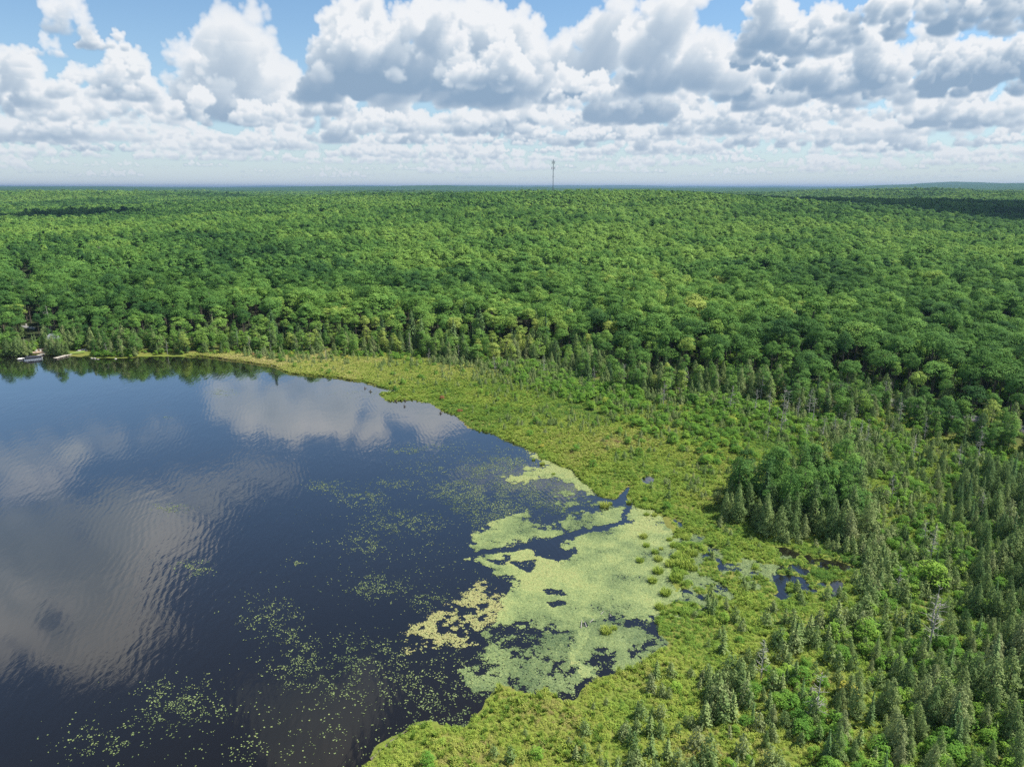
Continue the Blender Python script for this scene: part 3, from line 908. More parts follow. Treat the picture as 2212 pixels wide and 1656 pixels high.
def scatter(name, pl, pos, rot, scl, pick, tint, **props):
    """one object: the plants that are too many or too far to be things of their own"""
    n = len(pos)
    me = bpy.data.meshes.new(name)
    me.vertices.add(n)
    me.vertices.foreach_set('co', np.ascontiguousarray(pos, np.float32).ravel())
    def at(nm, typ, val, key='value'):
        a = me.attributes.new(nm, typ, 'POINT')
        a.data.foreach_set(key, np.ascontiguousarray(val).ravel())
    at('rot', 'FLOAT_VECTOR', np.asarray(rot, np.float32), 'vector')
    at('scl', 'FLOAT_VECTOR', np.asarray(scl, np.float32), 'vector')
    at('pick', 'INT', np.asarray(pick, np.int32))
    at('tint', 'FLOAT', np.asarray(tint, np.float32))
    c = bpy.data.collections.new(name + '_kinds')
    for i, p_ in enumerate(pl):
        c.objects.link(bpy.data.objects.new('%s_kind_%02d' % (name, i), p_.whole))
    g = bpy.data.node_groups.new(name, 'GeometryNodeTree')
    g.interface.new_socket('Geometry', in_out='INPUT', socket_type='NodeSocketGeometry')
    g.interface.new_socket('Geometry', in_out='OUTPUT', socket_type='NodeSocketGeometry')
    gi, go = g.nodes.new('NodeGroupInput'), g.nodes.new('NodeGroupOutput')
    ci = g.nodes.new('GeometryNodeCollectionInfo')
    ci.inputs[0].default_value = c
    ci.inputs['Separate Children'].default_value = True
    ci.inputs['Reset Children'].default_value = True
    ip = g.nodes.new('GeometryNodeInstanceOnPoints')
    g.links.new(gi.outputs[0], ip.inputs['Points'])
    g.links.new(ci.outputs[0], ip.inputs['Instance'])
    ip.inputs['Pick Instance'].default_value = True
    def named(nm, typ):
        a = g.nodes.new('GeometryNodeInputNamedAttribute')
        a.data_type = typ
        a.inputs[0].default_value = nm
        return a.outputs[0]
    g.links.new(named('pick', 'INT'), ip.inputs['Instance Index'])
    g.links.new(named('rot', 'FLOAT_VECTOR'), ip.inputs['Rotation'])
    g.links.new(named('scl', 'FLOAT_VECTOR'), ip.inputs['Scale'])
    g.links.new(ip.outputs[0], go.inputs[0])
    o = link(name, me, kind='stuff', **props)
    md = o.modifiers.new('plants', 'NODES')
    md.node_group = g
    return o

def rot_z(n, rng, tilt=.0):
    return np.stack([rng.normal(size=n) * tilt, rng.normal(size=n) * tilt, rng.uniform(0, 6.283, n)], 1)

def jgrid(x0, x1, y0, y1, step, rng, jit=.85):
    X, Y = np.meshgrid(np.arange(x0, x1, step), np.arange(y0, y1, step))
    X = X + rng.uniform(-.5, .5, X.shape) * step * jit; Y = Y + rng.uniform(-.5, .5, Y.shape) * step * jit
    X = X.ravel(); Y = Y.ravel()
    return X, Y

def in_wedge(x, y, margin=1.14, extra=14):
    return (np.abs(x) < y * .722 * margin + extra) & (y > 40)

# ---------------------------------------------------------------- where everything grows
POOLS_OPEN = gpoly([(1560, 1190), (1660, 1170), (1860, 1205), (1860, 1300), (1840, 1345), (1600, 1345), (1540, 1280)])
HIDE = []            # (px box, depth): things that the photograph shows through gaps in the trees
def sight(px0, px1, py0, py1, depth, keep=0.0):
    HIDE.append((px0, px1, py0, py1, depth, keep))
sight(52, 72, 703, 716, 340)
sight(107, 119, 721, 727, 307)
sight(50, 58, 603, 606, 552)
sight(66, 100, 750, 800, 310)
sight(148, 190, 750, 790, 310)
sight(1860, 2030, 856, 897, 270, .82)
def house_xy(px, py, depth):
    x, y, dz = px_dir(px, py)
    return x / y * depth, depth
HOUSES = [(*house_xy(62, 711, 345), 6.5), (*house_xy(53, 606, 560), 8.5), (*house_xy(113, 725, 312), 3.0)]
def clear(x, y, z, r, h, rng):
    """False for plants that would stand in front of those gaps"""
    ok = np.ones(len(x), bool)
    ax, ay, f = to_px(x, y, z + h)
    bx, by, f2 = to_px(x, y, z)
    wpx = FOCAL * r / f
    for a0, a1, b0, b1, dep, keep in HIDE:
        hit = (f < dep) & (ax + wpx > a0) & (ax - wpx < a1) & (ay < b1) & (by > b0)
        if keep:
            hit &= rng.random(len(x)) > keep
        ok &= ~hit
    return ok

def pts(x, y):
    return np.stack([x, y, height(x, y)], 1)

# broadleaf forest, near to far
rng = np.random.default_rng(21)
bx, by, bl = [], [], []
for y0, y1, step, lod in ((150, 420, 5.7, 0), (420, 1000, 6.2, 1), (1000, 2300, 7.4, 2), (2300, 4300, 11.5, 2)):
    X, Y = jgrid(-.83 * y1 - 20, .83 * y1 + 20, y0, y1, step, rng)
    k = in_wedge(X, Y)
    X, Y = X[k], Y[k]
    k = inside(FOREST, X, Y)
    X, Y = X[k], Y[k]
    if lod == 0:
        k = (seg_dist(ROAD, X, Y) > 3.4) & (seg_dist(fedge, X, Y) > 1.5)
        X, Y = X[k], Y[k]
    bx.append(X); by.append(Y); bl.append(np.full(len(X), lod if step < 11 else 3))
X, Y = jgrid(40, 140, 110, 205, 4.0, rng)
k = inside(CLUMP, X, Y) & (seg_dist(gpoly([(1548, 1115), (1610, 1150), (1710, 1172), (1810, 1182), (1890, 1185)]), X, Y) > 6.5)
nclump = k.sum()
bx.append(X[k]); by.append(Y[k]); bl.append(np.zeros(nclump, int))
bx, by, bl = map(np.concatenate, (bx, by, bl))
B = dict(p=pts(bx, by), lod=bl)
n = len(bx)
edge = seg_dist(fedge, bx, by)
patch = fbm(bx, by, 1 / 70., 3, 31)
B['s'] = np.clip(np.exp(rng.normal(size=n) * .24), .55, 1.6) * (.52 + .48 * sstep(0, 48, edge)) * np.where(bl == 3, 1.7, np.where(bl == 2, 1.12, 1.0))
B['zs'] = (.74 + .28 * B['s']) / B['s'] * rng.uniform(.84, 1.18, n) * (.62 + .38 * sstep(0, 40, edge))
B['s'][n - nclump:] = rng.uniform(.55, .75, nclump)
B['edge'] = (edge < 16) & (bl == 0)
B['edge'][n - nclump:] = True
B['tint'] = np.clip(.53 + (patch - .5) * 1.1 + (fbm(bx, by, 1 / 260., 2, 33) - .5) * 1.1 + rng.normal(size=n) * .15 + np.where((rng.random(n) < .04) & (edge < 120), .26, 0) + np.where((edge < 22) & (rng.random(n) < .3), .25, 0), .02, .95)
B['tint'] = np.where(bl > 0, np.minimum(B['tint'], .70 + .1 * rng.random(n)), B['tint'])
B['tint'][n - nclump:] = rng.uniform(.08, .6, nclump)
B['r'] = 2.8 * B['s']
k = clear(bx, by, B['p'][:, 2], B['r'], 17 * B['s'], rng) & (rng.random(n) > np.where(edge > 14, .14 * sstep(.40, .66, fbm(bx, by, 1 / 22., 2, 37)), 0))
for hx_, hy_, rad_ in HOUSES:                     # clearings round the houses, wider on the sunny side
    dx_, dy_ = bx - hx_, by - hy_
    k &= ~((np.hypot(dx_, dy_) < rad_) | ((dx_ > 0) & (dx_ < rad_ * 1.9) & (np.abs(dy_) < rad_ * .8)))
B = {a: b[k] for a, b in B.items()}

# conifers: fringe of the far shore, swamp on the right, the tall clump, scattered in the forest
cx_, cy_, ch_, ck_ = [], [], [], []
def add_con(x, y, h, kind):
    cx_.append(x); cy_.append(y); ch_.append(h); ck_.append(np.full(len(x), kind))
X, Y = jgrid(-260, 240, 60, 330, 2.15, rng)
k = in_wedge(X, Y) & inside(SWAMP, X, Y)
X, Y = X[k], Y[k]
dsw = seg_dist(SWAMP, X, Y, True)
k = rng.random(len(X)) < (.18 + .62 * sstep(1, 26, dsw)) * (.45 + .9 * fbm(X, Y, 1 / 9., 3, 14))
X, Y, dsw = X[k], Y[k], dsw[k]
hh = (2.6 + 5.2 * sstep(0, 28, dsw)) * rng.uniform(.6, 1.25, len(X))
kind = np.where(rng.random(len(X)) < .17, 1, 0)
cx_.append(X); cy_.append(Y); ch_.append(hh); ck_.append(kind)
X, Y = jgrid(40, 140, 110, 200, 2.9, rng)
k = inside(CLUMP, X, Y)
X, Y = X[k], Y[k]
front = seg_dist(gpoly([(1548, 1115), (1610, 1150), (1710, 1172), (1810, 1182), (1890, 1185)]), X, Y)
k = (front < 7) | (rng.random(len(X)) < .3)
X, Y, front = X[k], Y[k], front[k]
hh = np.where(front < 7, rng.uniform(5.5, 9.5, len(X)), rng.uniform(8, 11.5, len(X)))
kind = np.where(front < 9, 0, np.where(rng.random(len(X)) < .4, 2, 0))
cx_.append(X); cy_.append(Y); ch_.append(hh); ck_.append(kind)
X, Y = jgrid(-330, 240, 150, 420, 3.0, rng)
k = inside(FOREST, X, Y) & in_wedge(X, Y)
X, Y = X[k], Y[k]
de = seg_dist(fedge, X, Y)
k = (rng.random(len(X)) < np.where(de < 9, .5, np.where(de < 26, .22, .012))) & (seg_dist(ROAD, X, Y) > 3)
X, Y, de = X[k], Y[k], de[k]
hh = rng.uniform(5, 11.5, len(X)) * np.where(de > 26, 1.5, 1) * (.72 + .28 * sstep(0, 8, de))
kind = np.where(de > 26, rng.choice([1, 2], len(X)), np.where(rng.random(len(X)) < .2, 1, 0))
cx_.append(X); cy_.append(Y); ch_.append(hh); ck_.append(kind)
X, Y = jgrid(-1300, 1300, 300, 1900, 14, rng)
k = inside(FOREST, X, Y) & in_wedge(X, Y) & (rng.random(len(X)) < .04 + .75 * sstep(.57, .70, fbm(X, Y, 1 / 120., 3, 40)))
X, Y = X[k], Y[k]
cx_.append(X); cy_.append(Y); ch_.append(rng.uniform(14, 19, len(X))); ck_.append(np.full(len(X), 2))
X, Y, HH, KK = map(np.concatenate, (cx_, cy_, ch_, ck_))
k = clear(X, Y, height(X, Y), 1.6, HH, rng)
X, Y, HH, KK = X[k], Y[k], HH[k], KK[k]
SHORE_CEDARS = [(101, 767, 6.2), (109, 767, 7.5), (117, 767.5, 6.6), (126, 768, 7.8), (134, 768, 6.4), (141, 767.5, 5.6), (60, 766.5, 6.2), (50, 768, 7.4), (41, 768.5, 6.6), (33, 769, 7.6), (24, 769, 6.6), (14, 769, 8.0), (5, 769, 6.8)]
sc_ = np.array([ground(a, b, .3) for a, b, _ in SHORE_CEDARS])
X, Y = np.r_[X, sc_[:, 0]], np.r_[Y, sc_[:, 1] + 1.5]
HH, KK = np.r_[HH, [c[2] for c in SHORE_CEDARS]], np.r_[KK, np.zeros(len(sc_), int)]
CON = dict(p=pts(X, Y), h=HH, kind=KK, tint=np.clip(.50 + (fbm(X, Y, 1 / 16., 2, 17) - .5) * .8 + rng.normal(size=len(X)) * .19, 0, 1))

# young conifers standing in the open bog
X, Y = jgrid(-120, 200, 62, 300, 1.15, rng)
k = in_wedge(X, Y) & inside(LAND, X, Y) & ~inside(FOREST, X, Y) & ~inside(CLUMP, X, Y)
X, Y = X[k], Y[k]
ds, df = seg_dist(shore, X, Y), np.minimum(seg_dist(fedge, X, Y), seg_dist(SWAMP, X, Y, True))
sw = inside(SWAMP, X, Y)
den = (.065 + .55 * np.exp(-df / 20)) * sstep(1, 9, ds) * (.25 + 1.6 * sstep(.38, .7, fbm(X, Y, 1 / 12., 3, 23)))
pxx, pyy, _ = to_px(X, Y, np.zeros(len(X)))
den = np.where(sw, .25, den + .10 * sstep(1380, 1520, pyy) * sstep(1150, 1400, pxx) + .05 * sstep(900, 1000, pyy) * sstep(1080, 960, pyy) * sstep(1250, 1400, pxx))
den *= np.where((X < -15) & (Y > 230), .35, .8) * np.where(inside(POOLS_OPEN, X, Y), .12, 1)
k = rng.random(len(X)) < den
X, Y, df = X[k], Y[k], df[k]
z = height(X, Y)
k = z > .04
X, Y, z, df = X[k], Y[k], z[k], df[k]
YNG = dict(p=np.stack([X, Y, z], 1), s=rng.uniform(.4, 1.1, len(X)) * (1 + 1.0 * np.exp(-df / 12)), tint=np.clip(.62 + rng.normal(size=len(X)) * .2, 0, 1))

# leafy shrubs
X, Y = jgrid(-220, 220, 62, 330, 1.9, rng)
k = in_wedge(X, Y) & inside(LAND, X, Y)
X, Y = X[k], Y[k]
belt, swm, fo = inside(BELT, X, Y), inside(SWAMP, X, Y), inside(FOREST, X, Y)
df = seg_dist(fedge, X, Y); ds = seg_dist(shore, X, Y)
den = np.where(belt, .26 + .5 * np.exp(-df / 9), np.where(swm, .5, np.where(fo, np.where(df < 8, .7, np.where(df < 70, .45, 0)), .03 + .16 * np.exp(-df / 9) * (ds > 5))))
den = den * (.3 + 1.4 * sstep(.35, .65, fbm(X, Y, 1 / 8., 3, 27))) * sstep(.3, 3, ds)
k = (rng.random(len(X)) < den * np.where(inside(POOLS_OPEN, X, Y), .1, 1)) & (seg_dist(ROAD, X, Y) > 2.6)
X, Y, df, belt, swm = X[k], Y[k], df[k], belt[k], swm[k]
sh_ = shore[(shore[:, 1] > 270)]                                        # bushes hanging over the far bank
bk = []
for i in range(len(sh_) - 1):
    nb_ = int(np.hypot(*(sh_[i + 1] - sh_[i])) / .9)
    bk += [sh_[i] + (sh_[i + 1] - sh_[i]) * (j_ + rng.random()) / max(nb_, 1) + np.array([0, rng.uniform(.8, 3.0)]) for j_ in range(nb_)]
bk = np.array(bk)
bp, bq, _ = to_px(bk[:, 0], bk[:, 1], np.zeros(len(bk)))
bk = bk[(bp > -150) & (bp < 292) & ~((bp > 62) & (bp < 104)) & ~((bp > 146) & (bp < 186))]
X, Y = np.r_[X, bk[:, 0]], np.r_[Y, bk[:, 1]]
df = np.r_[df, np.full(len(bk), 1.)]; belt = np.r_[belt, np.zeros(len(bk), bool)]; swm = np.r_[swm, np.ones(len(bk), bool)]
s = np.where(belt, rng.uniform(.5, 1.0, len(X)) * (1 + .7 * np.exp(-df / 8)), np.where(swm, rng.uniform(.35, 1.0, len(X)), rng.uniform(.4, .9, len(X))))
z = height(X, Y)
k = (z > .03) & clear(X, Y, z, 1.6 * s, 2.8 * s, rng)
X, Y, s, z = X[k], Y[k], s[k], z[k]
SHR = dict(p=np.stack([X, Y, z], 1), s=s, tint=np.clip(.40 + rng.normal(size=len(X)) * .15 + np.where(rng.random(len(X)) < .008, .4, 0), .02, .96))

# dead trees
X, Y = jgrid(-220, 200, 80, 320, 5.5, rng)
k = in_wedge(X, Y, 1.0, 0) & inside(LAND, X, Y)
X, Y = X[k], Y[k]
df, swm = seg_dist(fedge, X, Y), inside(SWAMP, X, Y)
fo = inside(FOREST, X, Y)
den = np.where(swm, .16, np.where(fo & (df < 10), .30, np.where(df < 14, .08, 0)))
px_, py_, f_ = to_px(X, Y, np.zeros(len(X)))
den = np.where((px_ > 1650) & (px_ < 1950) & (py_ > 870) & (py_ < 960), .55, den)
k = rng.random(len(X)) < den
X, Y = X[k], Y[k]
hs = rng.uniform(.55, 1.25, len(X))
k = clear(X, Y, height(X, Y), .8, 8 * hs, rng)
X, Y, hs = X[k], Y[k], hs[k]
fx_, fy_ = rng.uniform(-420, 420, 260), rng.uniform(210, 620, 260)          # bare crowns standing in the forest
k = in_wedge(fx_, fy_, .95, 0) & inside(FOREST, fx_, fy_) & (seg_dist(fedge, fx_, fy_) > 20)
fx_, fy_ = fx_[k][:32], fy_[k][:32]
X, Y, hs = np.r_[X, fx_], np.r_[Y, fy_], np.r_[hs, rng.uniform(1.75, 2.15, len(fx_))]
SNG = dict(p=pts(X, Y), s=hs)
print('counts broad', len(B['s']), 'conifer', len(HH), 'young', len(YNG['s']), 'shrub', len(SHR['s']), 'snag', len(SNG['s']))
# ---------------------------------------------------------------- things and masses
ORD = ['leftmost', 'second from left', 'third from left', 'fourth from left', 'fifth from left', 'sixth from left', 'seventh from left', 'eighth from left',
       'ninth from left', 'tenth from left', 'eleventh from left', 'twelfth from left', '13th from left', '14th from left', '15th from left', '16th from left',
       '17th from left', '18th from left', '19th from left', '20th from left']
def where(px, py, y):
    """a findable landmark for a place in the picture"""
    if py < 800 and px < 260: return 'behind the docks'
    if py < 800 and px < 530: return 'behind the far grassy spit'
    if py < 800 and px < 760: return 'behind the narrow sedge strip'
    if py < 812 and px < 960: return 'behind the widening sedge meadow'
    if py < 830 and px < 1130: return 'above the far bog end'
    if py < 862 and px < 1330: return 'at forest edge below tower'
    if py < 885 and px < 1500: return 'at forest edge above bog'
    if py < 900 and px < 1700: return 'beside the forked dead limbs'
    if py < 905 and px < 1960: return 'around the gravel road'
    if py < 1010 and px >= 1960: return 'at right edge above swamp'
    if 1540 < px < 1910 and 985 < py < 1190: return 'in the clump beside bog'
    if px < 1130: return 'on the far lake bank'
    if px < 1330 and py < 1100: return 'on bog above algae mat'
    if px < 1560 and py < 1010: return 'on bog below shrub belt'
    if px < 1560 and py < 1200: return 'between creek mouth and clump'
    if py < 985: return 'among snags behind the clump'
    if px > 1880 and py < 1120: return 'in swamp right of clump'
    if px > 1880 and py < 1260: return 'in swamp right of pools'
    if px > 2030 and py < 1420: return 'in swamp at right edge'
    if px > 1780 and py < 1420: return 'in swamp below dark pools'
    if px > 2000: return 'in the lower right corner'
    if px > 1760: return 'at bottom edge right-of-centre'
    if px > 1560: return 'on swamp fringe at bottom'
    if px > 1330: return 'on bog below algae mat'
    return 'on the bottom shore point'
LABELS = {}
def label_all(items):
    """items: (object, look, kindword, px, py, y, group); makes each label single"""
    cells = {}
    for it in items:
        cells.setdefault((it[1], it[2], where(it[3], it[4], it[5])), []).append(it)
    for (look, kw, wh), l in cells.items():
        l.sort(key=lambda i: i[3])
        if len(l) <= 20:
            rows = [(l, '')]
        else:
            m_ = sorted(i[4] for i in l)[len(l) // 2]
            rows = [([i for i in l if i[4] <= m_], ', back row'), ([i for i in l if i[4] > m_], ', front row')]
        for l2, row in rows:
            for k, it in enumerate(l2):
                txt = '%s %s %s' % (look, kw, wh)
                if len(l) > 1:
                    txt += ', ' + (ORD[k] if k < len(ORD) else '%dth from left' % (k + 1)) + row
                it[0]['label'] = txt

def split_big(p, size, limit=300, margin=0):
    """indices of the plants that show largest in the photograph, and of the rest"""
    px, py, f = to_px(p[:, 0], p[:, 1], p[:, 2])
    vis = (px > 4) & (px < 2208) & (py < 1660) & (py > 0)
    app = np.where(vis, size / f, 0)
    o = np.argsort(-app)[:limit]
    o = o[app[o] > 0]
    rest = np.setdiff1d(np.arange(len(p)), o)
    return o, rest, px, py

def thing(name, cat, group, p, s3, rz, proto, tint, parts=('crown', 'trunk')):
    e = bpy.data.objects.new(name, None)
    COL.objects.link(e)
    e.location = p
    e.rotation_euler = (0, 0, rz)
    e.scale = s3
    e.empty_display_size = .5
    e['category'] = cat
    if group:
        e['group'] = group
    for nm, me in zip(parts, (proto.crown, proto.trunk)):
        if me is not None:
            c = bpy.data.objects.new(nm, me)
            COL.objects.link(c)
            c.parent = e
            c['tint'] = float(tint)
    return e

def word(v, cuts, words_):
    return words_[int(np.searchsorted(cuts, v))]

rng = np.random.default_rng(5)
# broadleaf trees
n = len(B['s'])
rz = rng.uniform(0, 6.28, n)
sq = B['zs']
o, rest, px, py = split_big(B['p'], B['s'] * np.where(B['lod'] == 0, 1, 0))
items = []
for i in o:
    pr = (EDGE0 if B['edge'][i] else BROAD0)[i % 5]
    e = thing('broadleaf_tree', 'tree', 'broadleaf trees at the forest edge', B['p'][i], (B['s'][i], B['s'][i], B['s'][i] * sq[i]), rz[i], pr, B['tint'][i])
    look = word(B['s'][i], [.72, .95], ['small', 'mid-sized', 'tall']) + ' ' + word(B['tint'][i], [.33, .58, .8], ['dark green', 'green', 'bright green', 'yellow-green'])
    items.append((e, look, 'broadleaf tree', px[i], py[i], B['p'][i, 1], 0))
label_all(items)
lod = B['lod'][rest]
lod = np.where(B['edge'][rest], 4, lod)
n0_, n1_, n2_ = len(BROAD0), len(BROAD1), len(BROAD2)
base = np.array([0, n0_, n0_ + n1_, n0_ + n1_, n0_ + n1_ + n2_])[lod]
cnt = np.array([n0_, n1_, n2_, n2_, len(EDGE0)])[lod]
pick = base + (rng.random(len(rest)) * cnt).astype(int)
s = B['s'][rest]
r3 = rot_z(len(rest), rng); r3[:, 2] = rz[rest]
scatter('forest', BROAD0 + BROAD1 + BROAD2 + EDGE0, B['p'][rest], r3, np.stack([s, s, s * sq[rest]], 1), pick, B['tint'][rest],
        label='dense green broadleaf forest rolling away to the horizon', category='forest')

# conifers
K = CON['kind']
sets = {0: (CEDAR0, 8.0, 'cedar_tree', 'cedar', 'cedars of the swamp and shore', 'olive'), 1: (SPRUCE0, 9.0, 'spruce_tree', 'spruce', 'spruces of the swamp and forest', 'green'), 2: (HEMLOCK0, 13.0, 'hemlock_tree', 'hemlock', 'hemlocks among the broadleaf trees', 'green')}
rest_all = []
for kd, (pl, h0, nm, kw, grp, hue) in sets.items():
    ii = np.where(K == kd)[0]
    p_, h_ = CON['p'][ii], CON['h'][ii]
    o, rest, px, py = split_big(p_, h_)
    items = []
    for i in o:
        t_ = CON['tint'][ii[i]]
        sc = h_[i] / h0
        w_ = sc * (1.0 if sc > .8 else .75 + .31 * sc)
        e = thing(nm, 'tree', grp, p_[i], (w_, w_, sc), rng.uniform(0, 6.28), pl[i % len(pl)], t_)
        if kd == 0:
            look = word(h_[i], [4.2, 6.6], ['short', 'mid-height', 'tall']) + ' ' + word(t_, [.38, .62, .82], ['dark green', 'olive green', 'yellowish olive', 'pale brownish'])
        else:
            look = word(h_[i], [5, 9], ['short', 'slender', 'tall']) + ' ' + word(t_, [.45, .7], ['dark green', 'green', 'pale green'])
        items.append((e, look, kw, px[i], py[i], p_[i, 1], 0))
    label_all(items)
    rest_all.append((ii[rest], pl, h0))
allp = []; pos, scl, pick, tint = [], [], [], []
for ii, pl, h0 in rest_all:
    if not len(ii):
        continue
    pos.append(CON['p'][ii]); s = CON['h'][ii] / h0
    w_ = np.where(s > .8, s, s * (.75 + .31 * s))
    scl.append(np.stack([w_, w_, s], 1)); pick.append(len(allp) + (rng.random(len(ii)) * len(pl)).astype(int)); tint.append(CON['tint'][ii])
    allp += pl
pos = np.vstack(pos)
scatter('conifer_mass', allp, pos, rot_z(len(pos), rng, .04), np.vstack(scl), np.concatenate(pick), np.concatenate(tint),
        label='mass of smaller olive conifers filling swamp and forest edge', category='conifers')

# young conifers of the bog
o, rest, px, py = split_big(YNG['p'], YNG['s'])
items = []
for i in o:
    s, t_ = YNG['s'][i], YNG['tint'][i]
    e = thing('young_conifer', 'sapling', 'young conifers of the bog', YNG['p'][i], (s, s, s), rng.uniform(0, 6.28), YOUNG0[i % len(YOUNG0)], t_)
    items.append((e, word(s, [.8, 1.15], ['tiny', 'small', 'taller']) + ' ' + word(t_, [.45, .7], ['dark green', 'olive', 'pale olive']), 'conifer sapling', px[i], py[i], YNG['p'][i, 1], 0))
label_all(items)
s = YNG['s'][rest]
scatter('sapling_mass', YOUNG0, YNG['p'][rest], rot_z(len(rest), rng, .05), np.stack([s, s, s], 1), rng.integers(0, len(YOUNG0), len(rest)), YNG['tint'][rest],
        label='many tiny conifer saplings dotted over the bog', category='saplings')

# shrubs
o, rest, px, py = split_big(SHR['p'], SHR['s'])
items = []
for i in o:
    s, t_ = SHR['s'][i], SHR['tint'][i]
    e = thing('leafy_shrub', 'shrub', 'leafy shrubs of the bog and swamp', SHR['p'][i], (s, s, s), rng.uniform(0, 6.28), SHRUB0[i % len(SHRUB0)], t_, ('foliage', 'stem'))
    items.append((e, word(s, [.75, 1.1], ['low', 'mid-sized', 'big']) + ' ' + word(t_, [.33, .5, .7], ['dark green', 'green', 'bright green', 'yellow-green']), 'leafy shrub', px[i], py[i], SHR['p'][i, 1], 0))
label_all(items)
s = SHR['s'][rest]
scatter('shrubbery', SHRUB0, SHR['p'][rest], rot_z(len(rest), rng), np.stack([s, s, s], 1), rng.integers(0, len(SHRUB0), len(rest)), SHR['tint'][rest],
        label='thicket of bright green shrubs between bog and forest', category='shrubbery')

# named single shrubs that stand out in the photograph
items = []
for (a, b, s, t_, look) in ((1807, 1385, 1.25, .60, 'round pale green'), (1828, 1512, 1.0, .95, 'golden yellow'), (955, 865, .6, 1.0, 'rust red'), (993, 892, .55, 1.0, 'small rust red'),
                            (1242, 978, .8, .35, 'lone rounded green'), (1690, 1398, .9, .7, 'pale yellowish'), (545, 770, .6, 1.0, 'reddish bankside'), (1870, 1385, 1.3, .6, 'large pale green'),
                            (2010, 1275, 1.9, .66, 'broad lime green')):
    x, y = ground(a, b)
    e = thing('leafy_shrub', 'shrub', None, (x, y, float(height(x, y))), (s, s, s), a, SHRUB0[a % 6], t_, ('foliage', 'stem'))
    e['label'] = look + ' shrub standing out ' + where(a, b, y)

# dead trees
px, py, f = to_px(SNG['p'][:, 0], SNG['p'][:, 1], SNG['p'][:, 2])
items = []
for i in range(len(SNG['s'])):
    s = SNG['s'][i]
    e = thing('dead_tree', 'dead tree', 'grey dead trees', SNG['p'][i], (s, s, s), rng.uniform(0, 6.28), SNAG0[i % len(SNAG0)], .5)
    items.append((e, word(s, [.75, 1.0], ['short', 'mid-height', 'tall'] if s < 1.5 else ['big'] * 3), 'bare grey dead tree', px[i], py[i], SNG['p'][i, 1], 0))
label_all(items)

# bog cover: low bushes and sedge
rng = np.random.default_rng(8)
def cover(step, cond_seed):
    X, Y = jgrid(-140, 210, 60, 300, step, rng, 1.0)
    k = in_wedge(X, Y, 1.1, 6) & inside(LAND, X, Y)
    X, Y = X[k], Y[k]
    k = ~(inside(FOREST, X, Y) & (seg_dist(fedge, X, Y) > 6))
    X, Y = X[k], Y[k]
    z = height(X, Y)
    k = z > .015
    return X[k], Y[k], z[k]
X, Y, z = cover(.43, 1)
px, py, f = to_px(X, Y, z)
ds = seg_dist(shore, X, Y)
nz = .55 * fbm(X, Y, 1 / 14., 4, 51) + .45 * fbm(X, Y, 1 / 38., 3, 53); nz2 = fbm(X, Y, 1 / 4., 3, 57)
meadow = sstep(1250, 850, px) * sstep(880, 800, py)                 # pale sedge meadow at the far bank
sed = np.clip(.10 + .85 * meadow + (nz2 - .5) * 1.6 + .45 * sstep(.54, .62, nz), .03, 1)
far = np.clip(200 / np.maximum(f, 1), 0, 1.4)
r_ = rng.random(len(X))
is_sedge = r_ < sed
keepb = rng.random(len(X)) < np.where(is_sedge, .85, .52 + .3 * nz)
b_ = ~is_sedge & keepb; s_ = is_sedge & keepb
south = sstep(1330, 1520, py) * sstep(2000, 1500, px)
tb = np.clip(.40 + (nz - .5) * 1.8 + (nz2 - .5) * .4 + .30 * south + rng.normal(size=len(X)) * .10 - .10 * sstep(1050, 1150, py) * (1 - south), 0, 1)
bank = np.exp(-ds / 3.5)
tb = np.clip(tb * (1 - .35 * bank) + .12 * bank, 0, 1)
hum = sstep(.45, .7, fbm(X, Y, 1 / 1.9, 3, 63))
s = rng.uniform(.45, 1.0, len(X)) * (.55 + .5 * nz2 + .6 * hum)
scatter('bog_bushes', BUSH0, np.stack([X, Y, z], 1)[b_], rot_z(b_.sum(), rng, .12), np.stack([s, s, s * rng.uniform(.6, 1.2, len(X))], 1)[b_], rng.integers(0, len(BUSH0), b_.sum()), tb[b_],
        label='yellow-green low bog bushes covering the wetland', category='bog bushes')
ts = np.clip(.35 + .35 * meadow + (nz - .5) * 1.2 + rng.normal(size=len(X)) * .12, 0, 1)
s = rng.uniform(.7, 1.4, len(X))
scatter('sedge', SEDGE0, np.stack([X, Y, z], 1)[s_], rot_z(s_.sum(), rng, .12), np.stack([s, s, s], 1)[s_], rng.integers(0, len(SEDGE0), s_.sum()), ts[s_],
        label='pale green sedge growing in tufts over the wetland', category='sedge')

# sedge tussocks that stand in the algae mat
TUS = [(1680, 580, 1.1), (1700, 640, .9), (1762, 685, .9), (1802, 660, .6), (1655, 745, 1.0), (1782, 735, 1.1), (1890, 640, 1.0), (1932, 728, 1.6), (1962, 780, 1.9), (1868, 772, 1.4),
       (1905, 870, 1.7), (2020, 700, 1.4), (2022, 800, 1.2), (1780, 820, 1.3), (1742, 885, 1.1), (1832, 970, 1.3), (1792, 1065, 1.1), (1422, 1232, 1.2), (1476, 1210, .7), (1410, 368, 1.4),
       (1450, 350, .7), (1580, 342, .8), (1702, 425, .8), (1756, 430, .8), (1842, 430, .8), (1060, 145, .6), (922, 45, .6), (982, 76, .9), (1860, 598, .8), (1970, 590, 1.0)]
rows_ = []
for k, (a, b, s) in enumerate(TUS):
    fx, fy = 864 + a * .3131, 979 + b * .3131
    x, y = ground(fx, fy)
    e = link('sedge_tussock', TUSSOCK0[k % 4].crown, tint=.30 + .3 * rng.random())
    e.location = (x, y, -.04); e.scale = (s, s, s * .9); e.rotation_euler = (0, 0, k)
    e['category'] = 'tussock'; e['group'] = 'sedge tussocks in the algae mat'
    rows_.append((e, fx, fy, s))
zones = {}
